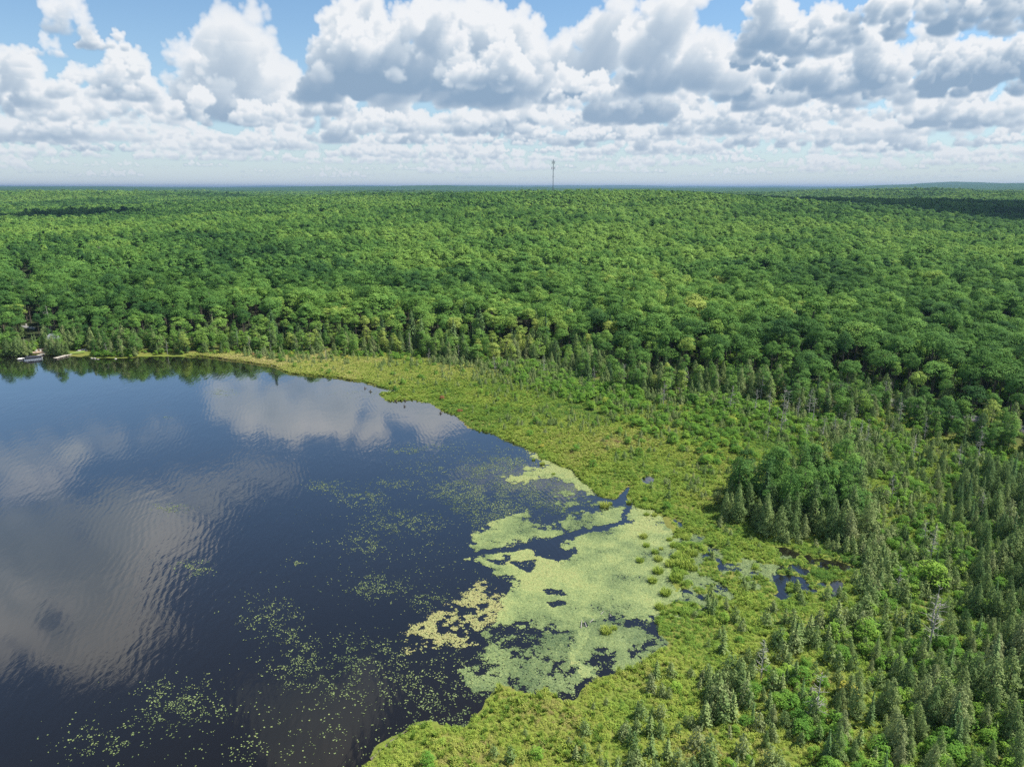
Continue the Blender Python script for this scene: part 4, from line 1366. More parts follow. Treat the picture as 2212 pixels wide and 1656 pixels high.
for e, fx, fy, s in rows_:
    zn = 'off the far bog bank' if fy < 1040 else 'at the creek mouth' if fy < 1118 and fx < 1372 else 'along the upper mat edge' if fy < 1120 else 'in the middle of the mat' if fx < 1440 else 'along the right edge of the mat'
    zones.setdefault((word(s, [.85, 1.25], ['small', 'mid-sized', 'large']), zn), []).append((fy, e))
for (sz, zn), l in zones.items():
    l.sort(key=lambda q: q[0])
    for k, (_, e) in enumerate(l):
        e['label'] = '%s green sedge tussock %s%s' % (sz, zn, '' if len(l) == 1 else ', ' + ['topmost', 'second from top', 'third from top', 'fourth from top', 'fifth from top', 'sixth from top', 'seventh from top', 'eighth from top'][k])

# ---------------------------------------------------------------- floating leaves: algae mat and lily pads
def c5(l):
    return [(864 + a * .3131, 979 + b * .3131) for a, b in l]
SOLID = [c5(l) for l in (
    [(545, 740), (620, 690), (880, 650), (905, 715), (950, 728), (1100, 738), (1225, 690), (1215, 650), (1130, 655), (1090, 640), (1110, 618), (1225, 600), (1240, 570), (1400, 515), (1560, 490), (1750, 470), (1900, 530),
     (1890, 650), (1880, 800), (1890, 900), (1940, 1010), (1760, 1100), (1700, 1150), (1500, 1120), (1300, 1150), (1200, 1230), (1050, 1200), (900, 1190), (640, 1180), (640, 1100), (680, 1020), (760, 930), (840, 880), (700, 850), (600, 780)],
    [(520, 560), (600, 540), (700, 470), (800, 420), (880, 410), (900, 460), (1000, 500), (1100, 510), (1140, 560), (1020, 580), (980, 560), (900, 590), (750, 635), (610, 600), (700, 650), (690, 670), (560, 690), (450, 715), (560, 650), (530, 600)],
    [(1110, 460), (1180, 420), (1350, 420), (1560, 370), (1570, 400), (1500, 470), (1350, 500), (1150, 540), (1110, 500)],
    [(740, 170), (850, 130), (1050, 110), (1190, 130), (1240, 200), (1000, 160), (850, 200)],
    [(900, 0), (950, 0), (1050, 70), (1200, 110), (1250, 180), (1340, 270), (1290, 290), (1200, 200), (1050, 110)],
    [(1600, 320), (1800, 400), (1900, 480), (1700, 470), (1590, 430)],
    [(1180, 1200), (1300, 1190), (1310, 1330), (1240, 1400), (1340, 1530), (1280, 1540), (1200, 1430), (1170, 1300)])]
MEDIUM = [(c5(l), d) for l, d in (
    ([(600, 1180), (1190, 1180), (1200, 1420), (1300, 1560), (1220, 1640), (900, 1680), (600, 1680), (420, 1500), (560, 1380)], .40),
    ([(1280, 1140), (1720, 1130), (1900, 1310), (1720, 1400), (1500, 1520), (1330, 1520), (1240, 1400)], .62),
    ([(560, 60), (950, 0), (1330, 270), (1250, 400), (1060, 460), (900, 420), (520, 520), (250, 300)], .22),
    ([(1080, 260), (1350, 280), (1560, 380), (1130, 440)], .30),
    ([(1760, 380), (2000, 450), (2350, 560), (2700, 700), (2500, 1020), (2134, 1040), (1900, 1180), (1750, 1130), (1860, 700)], .55),
    ([(250, 190), (560, 180), (500, 300), (300, 300)], .20))]
DARK = [(c5(l)) for l in ([(985, 935), (1120, 930), (1150, 975), (1010, 980)], [(1010, 1020), (1180, 1010), (1195, 1045), (1080, 1070)], [(780, 1150), (900, 1140), (900, 1180), (830, 1190)], [(770, 755), (900, 750), (910, 800), (860, 830), (780, 790)], [(620, 740), (700, 715), (790, 712), (740, 770), (650, 775)])]
YELLOW = c5([(490, 930), (600, 925), (700, 1000), (640, 1110), (540, 1220), (500, 1340), (420, 1350), (280, 1290), (180, 1350), (40, 1330), (60, 1210), (150, 1150), (380, 1080), (400, 1010)])
CLUSTERS = [(787, 1175, 30, 17, .5), (420, 1226, 30, 13, .4), (585, 1335, 58, 34, .16), (625, 1362, 22, 20, .3), (648, 1425, 65, 42, .2), (790, 1425, 80, 45, .2), (740, 1470, 110, 45, .16), (870, 1480, 130, 60, .12), (822, 1266, 62, 26, .18),
            (392, 1522, 92, 46, .20), (340, 1560, 60, 26, .16), (225, 1608, 80, 38, .16), (640, 1213, 18, 9, .3), (372, 1097, 32, 9, .3), (345, 900, 25, 3, .25), (875, 974, 28, 5, .7), (785, 1076, 45, 16, .32), (985, 1058, 52, 18, .42), (705, 1050, 32, 12, .25),
            (850, 1045, 46, 10, .2), (865, 1130, 75, 26, .22), (560, 1620, 110, 40, .06), (950, 1540, 110, 60, .16), (930, 1300, 40, 20, .22), (1000, 1580, 60, 40, .4), (880, 1610, 40, 40, .2), (700, 1600, 200, 80, .035), (900, 1200, 200, 130, .018), (480, 848, 22, 7, .2),
            (1100, 1010, 110, 40, .14), (965, 1010, 90, 25, .1), (940, 965, 70, 10, .1), (1000, 1640, 160, 60, .3), (800, 850, 60, 10, .06), (1160, 1450, 200, 90, .2)]
CHANNEL = [(1356, 1050), (1352, 1075), (1354, 1105), (1340, 1128), (1290, 1142), (1200, 1164), (1110, 1188), (1010, 1198), (960, 1205)]
BROWN = c5([(880, 650), (1000, 590), (1110, 600), (1100, 640), (1130, 655), (1215, 655), (1220, 690), (1100, 740), (950, 725)])
def mat_density(px, py, x, y):
    d = np.zeros(len(px)); tint = np.zeros(len(px)); size = np.full(len(px), .30)
    wx = (fbm(x, y, 1 / 3.2, 5, 61) - .5) * 58; wy = (fbm(x, y, 1 / 3.2, 5, 71) - .5) * 32
    n1, n2, n3 = fbm(x, y, 1 / 3.2, 4, 81), fbm(x, y, 1 / 1.1, 3, 91), fbm(x, y, 1 / 11., 3, 95)
    for cx, cy, rx, ry, k in CLUSTERS:
        q = ((px - cx) / rx) ** 2 + ((py - cy) / ry) ** 2
        v = np.minimum(k * np.exp(-q * 1.1) * sstep(.38, .6, n2) * 1.9, .33)
        tint = np.where(v > d, .44 + (n3 - .5) * .5, tint); d = np.maximum(d, v)
    for poly, k in MEDIUM:
        v = inside(poly, px + wx, py + wy) * np.clip(k * sstep(.34, .60, n1 * .6 + n2 * .4) * 1.5, 0, 1)
        tint = np.where(v > d, .30 + (n3 - .5) * .6 + (n1 - .5) * .5, tint); d = np.maximum(d, v)
    for poly in SOLID:
        sdp = seg_dist(poly, px + wx, py + wy, True); sdp = np.where(inside(poly, px + wx, py + wy), sdp, -sdp)
        v = sstep(-15, 9, sdp + (n2 - .5) * 22) ** 1.6 * (.42 + .58 * sstep(.33, .45, n1 * .5 + n3 * .35 + n2 * .15))
        tint = np.where(v > d, np.minimum(.58 + (n3 - .5) * 1.0 + (n1 - .5) * .5 + (n2 - .5) * .2, .78), tint); d = np.maximum(d, v)
    for poly in DARK:
        k = inside(poly, px + wx * .8, py + wy * .8)
        d = np.where(k, d * .04, d)
    ch_ = seg_dist(CHANNEL, px + wx * .5, (py + wy * .5) * 1.0)
    d = np.where((ch_ < 6) | inside(BROWN, px + wx * .6, py + wy * .6), d * .02, d)
    sdy = seg_dist(YELLOW, px + wx * 1.2, py + wy * 1.2, True); sdy = np.where(inside(YELLOW, px + wx * 1.2, py + wy * 1.2), sdy, -sdy)
    k = sdy > -16
    v = sstep(-16, 10, sdy + (n2 - .5) * 24) * sstep(.43, .56, n1 * .4 + n2 * .6)
    tint = np.where(k & (v > .2), .93 + (n2 - .5) * .2, tint); d = np.where(k, np.maximum(v * .62, d * .4), d)
    return d, np.clip(tint, 0, 1)
rng = np.random.default_rng(12)
X, Y = jgrid(-110, 85, 60, 300, .15, rng, 1.0)
px, py, f = to_px(X, Y, np.zeros(len(X)))
k = (px > -60) & (px < 1760) & (py > 830) & (py < 1700)
X, Y, px, py = X[k], Y[k], px[k], py[k]
d, tn = mat_density(px, py, X, Y)
k = rng.random(len(X)) < d
X, Y, d, tn, px, py = X[k], Y[k], d[k], tn[k], px[k], py[k]
k = height(X, Y) < .03
X, Y, d, tn, px, py = X[k], Y[k], d[k], tn[k], px[k], py[k]
solid = d > .36
sz = np.where(solid, rng.uniform(.17, .30, len(X)) * np.where(tn > .85, .8, 1), rng.uniform(.08, .18, len(X)))
for nm, kk, lb, pk in (('algae_mat', solid, 'pale green floating algae mat in the lake corner', (3, 6)), ('lily_pads', ~solid, 'scattered lily pads floating on the dark water', (0, 5))):
    m_ = kk.sum()
    scatter(nm, PADS, np.stack([X[kk], Y[kk], rng.uniform(.006, .035, m_)], 1), rot_z(m_, rng, .04), np.stack([sz[kk]] * 2 + [np.full(m_, .5)], 1), rng.integers(*pk, m_), np.clip(tn[kk] + rng.normal(size=m_) * .07, 0, 1),
            label=lb, category=nm.replace('_', ' '))
print('floating', len(X), 'bushes', int(b_.sum()), 'sedge', int(s_.sum()))
# ---------------------------------------------------------------- built things
WOOD = plain('weathered_planks', (.48, .44, .38), (.36, .33, .28), 6.0, stretch=(1, 8, 1))
WOOD2 = plain('brown_planks', (.40, .30, .22), (.30, .22, .16), 6.0, stretch=(1, 8, 1))
WHITE = plain('white_paint', (.78, .77, .74), (.66, .65, .62), 3.0, rough=.5)
ALU = plain('aluminium', (.62, .63, .64), (.5, .51, .52), 3.0, rough=.35, spec=.5, metal=.8)
NAVY = plain('dark_canvas', (.018, .022, .032), (.035, .04, .05), 2.0, rough=.7)
ROOFG = plain('grey_shingles', (.36, .35, .34), (.27, .26, .255), 9.0, rough=.9)
ROOFD = plain('slate_blue_shingles', (.20, .215, .24), (.14, .155, .175), 9.0, rough=.9)
SIDING = plain('wood_siding', (.45, .38, .29), (.36, .30, .22), 5.0)
GLASS = plain('window_glass', (.03, .04, .05), (.05, .06, .07), 1.0, rough=.05, spec=.6)
STEEL = plain('galvanised_steel', (.20, .23, .25), (.13, .15, .17), .6, rough=.5, spec=.4, metal=.3)
ROCK = plain('shore_rock', (.42, .40, .37), (.22, .21, .19), 2.2, bump=.4)
GRAVEL = plain('gravel', (.19, .185, .175), (.13, .125, .12), 1.5, rough=.95)
LAWN = plain('lawn', (.11, .18, .035), (.16, .21, .05), .8, rough=.9)

def empty(name, label, cat, loc, rz=0.0, group=None):
    e = bpy.data.objects.new(name, None)
    COL.objects.link(e)
    e.location = loc; e.rotation_euler = (0, 0, rz); e.empty_display_size = .5
    e['label'] = label; e['category'] = cat
    if group:
        e['group'] = group
    return e
def part(name, mb, material, parent):
    return link(name, mb.build(name, material), parent)

def dock(p0, p1, width, label, z=.42, mat_=WOOD, ell=None):
    """planked dock from p0 (shore) to p1 on posts"""
    a, b = Vector((*p0, 0)), Vector((*p1, 0))
    L = (b - a).length
    rz = math.atan2(b.y - a.y, b.x - a.x)
    e = empty('dock', label, 'dock', (a.x, a.y, 0), rz, 'docks on the far shore')
    pl = MB(); pl.box((0, 0, 0), (.28, width, .05))
    me = pl.build('plank', mat_)
    n = int(L / .31)
    for i in range(n):
        o = link('plank', me, e)
        o.location = ((i + .5) * L / n, random.uniform(-.03, .03), z + random.uniform(-.008, .008))
    for s in (-1, 1):
        st = MB(); st.box((L / 2, s * (width / 2 - .12), z - .13), (L, .08, .2)); part('stringer', st, mat_, e)
    po = MB(); po.tube([(0, 0, -1.3), (0, 0, .75)], [.07, .065], 8)
    pm = po.build('post', BARK)
    for i in range(int(L / 3) + 1):
        for s in (-1, 1):
            o = link('post', pm, e); o.location = (min(.3 + i * 3.0, L - .2), s * (width / 2 + .06), 0)
    return e
random.seed(4)
# left property: stepped deck, dock, boat
g0 = ground(95, 765.5); g1 = ground(78, 772); g2 = ground(61, 775.5); g3 = ground(38.5, 777)
dock(g0, g1, 2.2, 'pale plank dock running out from the stepped brown deck')
dock(g2, g3, 2.3, 'white-grey floating dock section at the outer end beyond the covered boat', mat_=WHITE, z=.46)
e = empty('deck', 'stepped brown wooden deck on the bank behind the boat', 'deck', (*ground(86, 763), .0), math.radians(18))
for k, (w_, d_, z_, ox, oy) in enumerate(((7.5, 4.2, .7, 0, 0), (4.2, 3.2, 1.35, .8, 3.6), (3.0, 3.4, 2.1, 2.2, 6.6))):
    b = MB(); b.box((0, 0, 0), (w_, .27, .05)); me = b.build('plank', WOOD2)
    for i in range(int(d_ / .3)):
        o = link('plank', me, e); o.location = (ox, oy - d_ / 2 + (i + .5) * .3, z_)
    f_ = MB()
    for sx in (-1, 1):
        for sy in (-1, 1):
            f_.box((ox + sx * (w_ / 2 - .1), oy + sy * (d_ / 2 - .15), z_ / 2 - .4), (.14, .14, z_ + .7))
    f_.box((ox, oy - d_ / 2 + .02, z_ - .14), (w_, .06, .22)); f_.box((ox, oy + d_ / 2 - .1, z_ - .14), (w_, .06, .22))
    part('deck_frame', f_, WOOD2, e)
rail = MB()
for i in range(5):
    rail.box((-3.6, -1.9 + i * .95, 1.25), (.09, .09, 1.05))
rail.box((-3.6, 0, 1.8), (.12, 4.1, .07))
part('railing', rail, WHITE, e)
for k, (ox, oy) in enumerate(((-1.2, .3), (.4, .5))):                  # white deck chairs
    x, y = ground(86, 763)
    c, s_ = math.cos(math.radians(18)), math.sin(math.radians(18))
    ch = empty('deck_chair', 'white deck chair on the lower deck, ' + ('left' if k == 0 else 'right') + ' of the two', 'chair', (x + c * ox - s_ * oy, y + s_ * ox + c * oy, .725), math.radians(10 + k * 25), 'white deck chairs')
    b = MB(); b.box((0, 0, .36), (.6, .6, .05)); part('seat', b, WHITE, ch)
    b = MB(); b.box((0, .34, .68), (.6, .05, .7), rx=.3); part('backrest', b, WHITE, ch)
    for sx in (-1, 1):
        for sy in (-1, 1):
            b = MB(); b.box((sx * .26, sy * .26, .17), (.06, .06, .34)); part('leg', b, WHITE, ch)
        b = MB(); b.box((sx * .32, -.02, .58), (.09, .68, .04)); part('armrest', b, WHITE, ch)
# pontoon boat under a dark cover
bxy = ground(72, 776)
e = empty('pontoon_boat', 'pontoon boat under a dark canvas cover moored at the dock', 'boat', (*bxy, 0), math.radians(33))
for s in (-1, 1):
    b = MB(); b.tube([(-3.3, s * .95, .18), (-3.0, s * .95, .12), (2.6, s * .95, .12), (3.4, s * .95, .34)], [.05, .31, .31, .05], 12); part('pontoon', b, ALU, e)
b = MB(); b.box((0, 0, .5), (6.3, 2.5, .09)); part('deck', b, ALU, e)
b = MB()
for s in (-1, 1):
    b.box((0, s * 1.2, .85), (6.0, .05, .55))
b.box((-2.98, 0, .85), (.05, 2.35, .55)); b.box((2.98, 0, .85), (.05, 2.35, .55))
part('fence_panel', b, NAVY, e)
b = MB()
prof = [(-3.05, .95), (-2.6, 1.35), (-1.2, 1.75), (.4, 1.6), (2.0, 1.45), (3.05, .98)]
for i in range(len(prof) - 1):
    (x0, z0), (x1, z1) = prof[i], prof[i + 1]
    for ys0, ys1, k0, k1 in ((-1.28, -.6, .0, .85), (-.6, .6, .85, .85), (.6, 1.28, .85, 0)):
        b.quad((x0, ys0, .9 + (z0 - .9) * k0), (x1, ys0, .9 + (z1 - .9) * k0), (x1, ys1, .9 + (z1 - .9) * k1), (x0, ys1, .9 + (z0 - .9) * k1))
part('cover', b, NAVY, e)
b = MB(); b.box((-3.5, 0, .55), (.45, .4, .75)); b.box((-3.6, 0, .0), (.2, .12, .7)); part('outboard_motor', b, NAVY, e)
# right dock and lawn
dock(ground(153, 766.5), ground(119, 775.5), 2.0, 'long narrow plank dock slanting out from the small lawn')
def on_ground(a, b):
    z_ = 0.3
    for _ in range(12):
        x, y = ground(a, b, z_); z_ = float(height(x, y))
    return x, y, z_
lp = [on_ground(a, b) for a, b in ((150, 766.5), (158, 765), (170, 764), (182, 762), (184, 758), (172, 758.5), (160, 761), (150, 763))]
c_ = np.mean(np.array(lp), 0)
b = MB()
for i in range(len(lp)):
    p0, p1 = lp[i], lp[(i + 1) % len(lp)]
    b.quad((c_[0], c_[1], c_[2] + .5), (p0[0], p0[1], p0[2] + .25), (p1[0], p1[1], p1[2] + .25), (c_[0], c_[1], c_[2] + .5))
o = link('lawn', b.build('lawn', LAWN), kind='structure', label='small mown lawn behind the narrow dock', category='lawn')
rr_ = random.Random(3)
ROCKS = [(171, 759, 1.2), (175, 757.5, 1.0), (179, 756.5, 1.3), (184, 755.5, 1.0), (187, 758, .8), (166, 760, .7), (205, 775, 1.0), (212, 777, .8), (198, 774, .7), (250, 776, .9), (58, 769, .6), (30, 769, .7), (130, 768, .6)]
for k, (a, b_, s) in enumerate(ROCKS):
    x, y, z_ = on_ground(a, b_)
    r = np.random.default_rng(k)
    D = []
    for i in range(5):
        for j in range(8):
            th, ph = math.pi * (i + .5) / 5, 2 * math.pi * j / 8
            q = s * .6 * r.uniform(.75, 1.1)
            D.append((q * math.sin(th) * math.cos(ph) * 1.3, q * math.sin(th) * math.sin(ph), q * math.cos(th) * .75))
    D += [(0, 0, s * .45), (0, 0, -s * .45)]
    Q_ = [(i * 8 + j, i * 8 + (j + 1) % 8, (i + 1) * 8 + (j + 1) % 8, (i + 1) * 8 + j) for i in range(4) for j in range(8)]
    Q_ += [(40, j, (j + 1) % 8, (j + 1) % 8) for j in range(8)]
    Q_ = [q for q in Q_ if len(set(q)) == 4] + [(40, j, j + 1, (j + 2) % 8) for j in (0, 2, 4, 6)]
    o = link('boulder', mesh_quads('boulder', D, Q_, [ROCK]))
    o.location = (x, y, z_ + s * .1)
    o['category'] = 'boulder'; o['group'] = 'boulders on the far shore'
    o['label'] = ('pale boulder %s of the retaining row behind the lawn' % ['first from left', 'second from left', 'third from left', 'fourth from left', 'fifth from left', 'lowest'][k]) if k < 6 else \
        'small shore boulder %s' % ['below the cedars right of the lawn', 'rightmost of the pair right of the lawn', 'close right of the lawn', 'on the bare bank left of the spit', 'left of the wooden deck', 'near the left frame edge', 'between the two docks'][k - 6]

# cottages
def cottage(name, label, px, py, depth, w, d, wall_h, roof_h, rz, roofm, wallm, hip=False):
    """house whose roof is seen at px, py at about the given distance"""
    x, y, dz = px_dir(px, py)
    t_ = depth / y
    x, y, zr = x * t_, depth, H_CAM + dz * t_
    z0 = zr - wall_h - roof_h * .6
    e = empty(name, label, 'house', (x, y, z0), rz)
    b = MB(); b.box((0, 0, wall_h / 2 - 2), (w, d, wall_h + 4))
    for s in (-1, 1):
        if not hip:
            b.quad((s * w / 2, -d / 2, wall_h), (s * w / 2, d / 2, wall_h), (s * w / 2, 0, wall_h + roof_h - .1), (s * w / 2, 0, wall_h + roof_h - .1001))
    part('wall', b, wallm, e)
    b = MB()
    ov = .5
    hx = (w / 2 - d * .38) if hip else w / 2 + ov
    for th in (0, .14):
        zz = wall_h + .02 + th
        for s in (-1, 1):
            A = (-(w / 2 + ov), s * (d / 2 + ov), zz - .25); B_ = ((w / 2 + ov), s * (d / 2 + ov), zz - .25)
            b.quad(A, B_, (hx, 0, zz + roof_h), (-hx, 0, zz + roof_h))
            if hip:
                b.quad((s * (w / 2 + ov), -(d / 2 + ov), zz - .25), (s * (w / 2 + ov), (d / 2 + ov), zz - .25), (s * hx, .02, zz + roof_h), (s * hx, -.02, zz + roof_h))
    rf = part('roof', b, roofm, e)
    if not hip:
        b = MB(); b.box((-w * .3, d * .12, wall_h + roof_h), (.7, .7, 1.6)); part('chimney', b, ROCK, rf)
        for s in (-1, 1):
            b = MB(); b.box((s * (w / 2 + ov + .02), 0, wall_h + roof_h * .5), (.05, .3, .3)); 
    for k in range(3):
        wx = -w * .32 + k * w * .32
        b = MB(); b.box((wx, -d / 2 - .03, wall_h * .58), (1.3, .06, 1.2)); wn_ = part('window', b, WHITE, e)
        b = MB(); b.box((wx, -d / 2 - .065, wall_h * .58), (1.1, .03, 1.0)); part('pane', b, GLASS, wn_)
    return e
cottage('cottage', 'large cottage with light grey shingle roof among trees above the deck', 62, 711, 345, 12, 8, 4.5, 3.4, math.radians(-28), ROOFG, SIDING)
cottage('cabin', 'small cabin with dark slate-blue hip roof between trees above the narrow dock', 113, 725, 312, 5.5, 4.5, 2.6, 1.8, math.radians(20), ROOFD, SIDING, True)
cottage('house', 'distant house with blue-grey roof deep in the forest on the left', 53, 606, 560, 16, 9, 4, 3.0, math.radians(8), ROOFD, SIDING)

# communications tower on the ridge
ty = 1400.0
tx = (1195 - CX) / FOCAL * (ty * math.cos(PITCH) + (H_CAM - 90) * math.sin(PITCH))
tz = float(height(tx, ty))
_, _, dzt = px_dir(1195, 346)
top_z = H_CAM + dzt / px_dir(1195, 346)[1] * ty
TH = top_z - tz
e = empty('communications_tower', 'tall slender lattice communications tower rising above the forest on the horizon', 'tower', (tx, ty, tz))
mast = MB()
w0, w1 = 1.05, .6
legs = [(math.cos(a) , math.sin(a)) for a in (.5, .5 + 2.094, .5 + 4.189)]
for lx, ly in legs:
    b = MB(); b.tube([(lx * w0, ly * w0, -1), (lx * w1, ly * w1, TH - 1.5)], [.19, .15], 6); part('leg', b, STEEL, e)
nb = int(TH / 3)
for i in range(nb):
    za, zb = i * TH / nb, (i + 1) * TH / nb
    wa, wb = w0 + (w1 - w0) * za / TH, w0 + (w1 - w0) * zb / TH
    for k in range(3):
        l0, l1 = legs[k], legs[(k + 1) % 3]
        if i % 2:
            l0, l1 = l1, l0
        mast.tube([(l0[0] * wa, l0[1] * wa, za), (l1[0] * wb, l1[1] * wb, min(zb, TH - 1.6))], [.08, .08], 4)
part('lattice_bracing', mast, STEEL, e)
def antenna(zc, r, h, k, w=.5):
    for j in range(k):
        a = 2 * math.pi * j / k + .3
        arm = MB(); arm.tube([(math.cos(a) * .5, math.sin(a) * .5, zc), (math.cos(a) * r, math.sin(a) * r, zc)], [.12, .12], 4); ar = part('antenna_arm', arm, STEEL, e)
        b = MB(); b.box((math.cos(a) * (r + .1), math.sin(a) * (r + .1), zc), (.32, w, h), rz=a); part('antenna_panel', b, STEEL, ar)
antenna(TH - 4.2, 2.7, 5.6, 6)
antenna(TH - 14.5, 3.2, 4.2, 6)
antenna(TH - 29.5, 1.9, 1.2, 2)
b = MB(); b.tube([(0, 0, TH - 2), (0, 0, TH + 1.2)], [.55, .4], 6); part('mast_head', b, STEEL, e)
b = MB(); b.tube([(1.3, -.9, TH - 52), (1.3, -1.4, TH - 52)], [1.1, 1.15], 12); b.tube([(0, 0, TH - 52), (1.3, -.9, TH - 52)], [.15, .15], 4); part('dish', b, STEEL, e)

# gravel road seen between the trunks
b = MB()
RD = []
for i in range(len(ROAD) - 1):
    for k in range(8):
        RD.append(ROAD[i] + (ROAD[i + 1] - ROAD[i]) * k / 8)
RD = np.array(RD)
tan_ = np.gradient(RD, axis=0); nrm = np.stack([-tan_[:, 1], tan_[:, 0]], 1); nrm /= np.linalg.norm(nrm, axis=1, keepdims=True)
Lp, Rp = RD + nrm * 2.6, RD - nrm * 2.6
zl = np.maximum(np.maximum(height(Lp[:, 0], Lp[:, 1]), height(Rp[:, 0], Rp[:, 1])), height(RD[:, 0], RD[:, 1])) + .18
for i in range(len(RD) - 1):
    b.quad((*Lp[i], zl[i]), (*Rp[i], zl[i]), (*Rp[i + 1], zl[i + 1]), (*Lp[i + 1], zl[i + 1]))
    for P, sg_ in ((Lp, 1), (Rp, -1)):
        q = nrm[i] * sg_ * .8; q2 = nrm[i + 1] * sg_ * .8
        b.quad((*P[i], zl[i]), (*P[i + 1], zl[i + 1]), (*(P[i + 1] + q2), zl[i + 1] - .8), (*(P[i] + q), zl[i] - .8))
link('road', b.build('road', GRAVEL), kind='structure', label='pale gravel road glimpsed between the trees', category='road')

# logs, driftwood and stumps
def log(name, label, pts_, r, group=None, mat_=DEADWOOD, cat='log'):
    b = MB()
    n = len(pts_)
    b.tube(pts_, [r * (1 - .45 * i / (n - 1)) for i in range(n)], 7)
    d = Vector(pts_[1]) - Vector(pts_[0])
    a = Vector(pts_[n // 2])
    if r > .1:
        b.tube([a, a + Vector((.5, .4, .35))], [r * .4, .02], 5)
    o = link(name, b.build(name, mat_))
    o['label'] = label; o['category'] = cat
    if group:
        o['group'] = group
def gz(a, b, z_):
    x, y = ground(a, b, z_)
    return (x, y, z_)
log('fallen_log', 'long fallen brown log along the bank at the bottom', [gz(800, 1640, .12), gz(845, 1600, .2), gz(890, 1570, .22), gz(925, 1556, .15)], .17, mat_=BARK)
for k, (a, b_, c, d, lb) in enumerate(((1255, 1356, 1257, 1339, 'leftmost'), (1267, 1354, 1263, 1342, 'second from left'), (1274, 1344, 1282, 1336, 'middle'), (1298, 1326, 1304, 1319, 'fourth from left'), (1320, 1331, 1317, 1325, 'rightmost'))):
    log('driftwood_stick', 'bleached driftwood stick in the algae mat, %s of five' % lb, [gz(a, b_, .05), gz((a + c) / 2, (b_ + d) / 2, .22), gz(c, d, .35)], .07, 'bleached sticks in the algae mat', cat='driftwood')
log('drift_log', 'pale drift log by the far sedge bank, right one', [gz(586, 790, .06), gz(591, 789, .1), gz(596, 788.5, .1)], .14, 'drift logs at the far bank')
log('drift_log', 'pale drift log by the far sedge bank, left one', [gz(553, 784, .06), gz(558, 783, .1), gz(562, 782.5, .1)], .12, 'drift logs at the far bank')
for k, (a, b_, lb) in enumerate(((873, 878, 'standing alone in open water by the spit'), (800, 846, 'left of the green spit'), (788, 839, 'leftmost above the green spit'), (855, 867, 'under the tip of the spit'), (952, 893, 'near the red shrubs'), (875, 866, 'close below the spit bank'))):
    x, y = ground(a, b_)
    b = MB(); r = np.random.default_rng(k)
    b.tube([(0, 0, -.6), (.05, 0, .2), (r.normal() * .15, .05, .75)], [.24, .2, .1], 7)
    for j in range(4):
        an = r.uniform(0, 6.3); b.tube([(0, 0, .05), (math.cos(an) * .8, math.sin(an) * .8, r.uniform(.0, .5))], [.1, .02], 5)
    o = link('stump', b.build('stump', BARK)); o.location = (x, y, 0)
    o['label'] = 'dark rooted stump in the shallows ' + lb; o['category'] = 'stump'; o['group'] = 'stumps in the shallows'
x, y = ground(1490, 838)
e = empty('fallen_tree', 'bare grey forked limbs of a toppled tree above the bog', 'dead tree', (x, y, float(height(x, y))))
b = MB()
r = np.random.default_rng(2)
b.tube([(0, 0, 0), (-.6, -.5, 2.6), (-1.6, -1.0, 5.2)], [.28, .22, .08], 6); part('trunk', b, DEADWOOD, e)
for k in range(9):
    z_ = r.uniform(.8, 3.2); a = r.uniform(-.6, 3.7); L = r.uniform(2.2, 5)
    b = MB(); p0 = Vector((-.25 * z_, -.2 * z_, z_)); d_ = Vector((math.cos(a), -abs(math.sin(a)) * .5, r.uniform(.0, .9)))
    b.tube([p0, p0 + d_ * L * .5, p0 + d_ * L + Vector((0, 0, .5))], [.12, .08, .02], 5); part('branch', b, DEADWOOD, e)

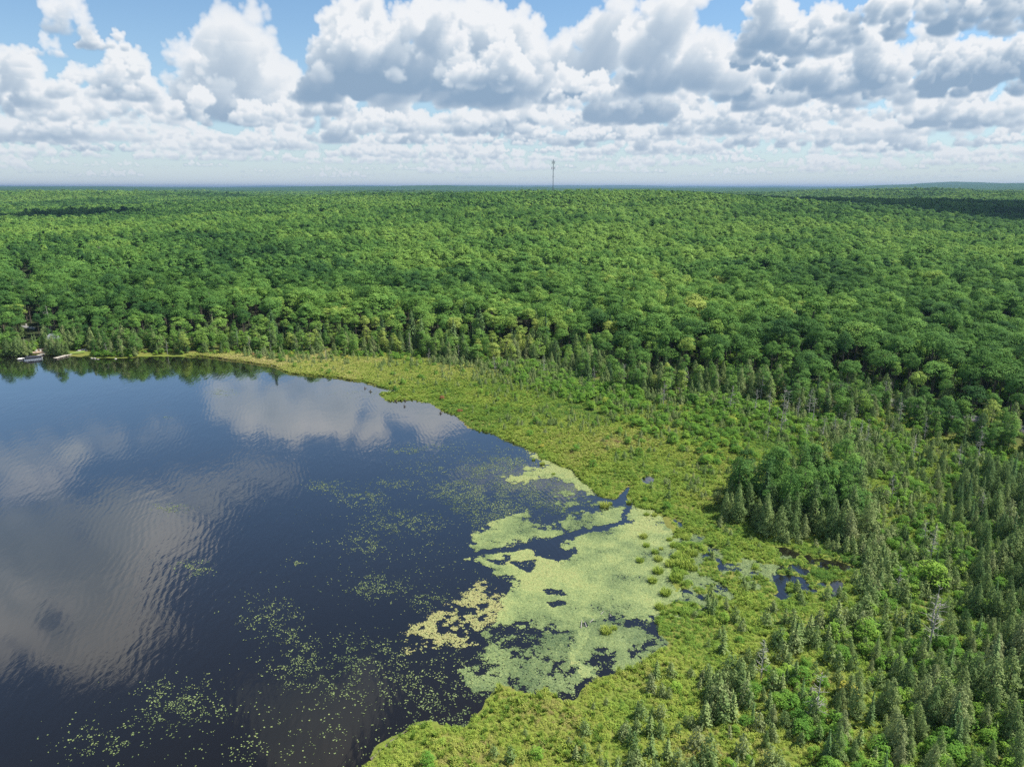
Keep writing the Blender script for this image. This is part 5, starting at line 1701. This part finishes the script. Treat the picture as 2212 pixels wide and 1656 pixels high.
# ---------------------------------------------------------------- clouds passing overhead (they shade the far woods)
def cloud(label, shadow_px, dist, w, d, alt, seed):
    """a real cumulus, standing where its shadow falls on the woods the photograph shows in shade"""
    x, y, _ = px_dir(*shadow_px)
    sx, sy = x / y * dist, dist
    off = alt / math.tan(SUN_EL)
    cx0, cy0 = sx + math.sin(SUN_AZ) * off, sy + math.cos(SUN_AZ) * off
    r = np.random.default_rng(seed)
    V, Qs = [], []
    nu, nv = 14, 9
    for k in range(60):
        u, v_ = r.uniform(-1, 1, 2)
        if u * u + v_ * v_ > 1:
            continue
        R = min(w, d) * r.uniform(.10, .24) * (1.1 - .5 * (u * u + v_ * v_))
        c = np.array([u * w / 2, v_ * d / 2, R * .5 + r.uniform(0, .25) * R])
        base_ = len(V)
        for i in range(nv + 1):
            for j in range(nu):
                th, ph = math.pi * i / nv, 2 * math.pi * j / nu
                q = R * (1 + .14 * math.sin(3 * ph + k) * math.sin(4 * th) + r.normal() * .035)
                p_ = c + q * np.array([math.sin(th) * math.cos(ph), math.sin(th) * math.sin(ph), math.cos(th)])
                p_[2] = max(p_[2], 0 + .06 * R * math.sin(5 * ph))
                V.append(p_)
        for i in range(nv):
            for j in range(nu):
                Qs.append((base_ + i * nu + j, base_ + i * nu + (j + 1) % nu, base_ + (i + 1) * nu + (j + 1) % nu, base_ + (i + 1) * nu + j))
    o = link('cloud', mesh_quads('cloud', V, Qs, [CLOUDM], smooth=True), kind='stuff', label=label, category='cloud')
    o.location = (cx0, cy0, alt)
    return o
CLOUDM, t = mat('cloud_vapour')
d_ = nd(t, 'ShaderNodeBsdfDiffuse', {'Color': (.9, .9, .9, 1)}); tr = nd(t, 'ShaderNodeBsdfTranslucent', {'Color': (.8, .8, .8, 1)})
mx = nd(t, 'ShaderNodeMixShader', {0: .35, 1: d_.outputs[0], 2: tr.outputs[0]}); nd(t, 'ShaderNodeOutputMaterial', {0: mx.outputs[0]})
cloud('white cumulus overhead shading the woods at the right horizon', (2420, 455), 1500, 1300, 1500, 1250, 1)
cloud('small white cumulus overhead shading the woods at the left horizon', (40, 455), 1250, 420, 190, 1250, 2)

# ---------------------------------------------------------------- air
hz = MB(); hz.box((0, 13500, 61), (53000, 28000, 130))
M_HAZE, t = mat('summer_haze')
pv = nd(t, 'ShaderNodeVolumePrincipled', {'Color': (.25, .39, .62, 1), 'Density': 6e-5, 'Anisotropy': .25})
nd(t, 'ShaderNodeOutputMaterial', {1: pv.outputs[0]})
M_HAZE.cycles.volume_sampling = 'DISTANCE'
link('haze', hz.build('haze', M_HAZE), kind='stuff', label='thin blue summer haze over the woods', category='haze')
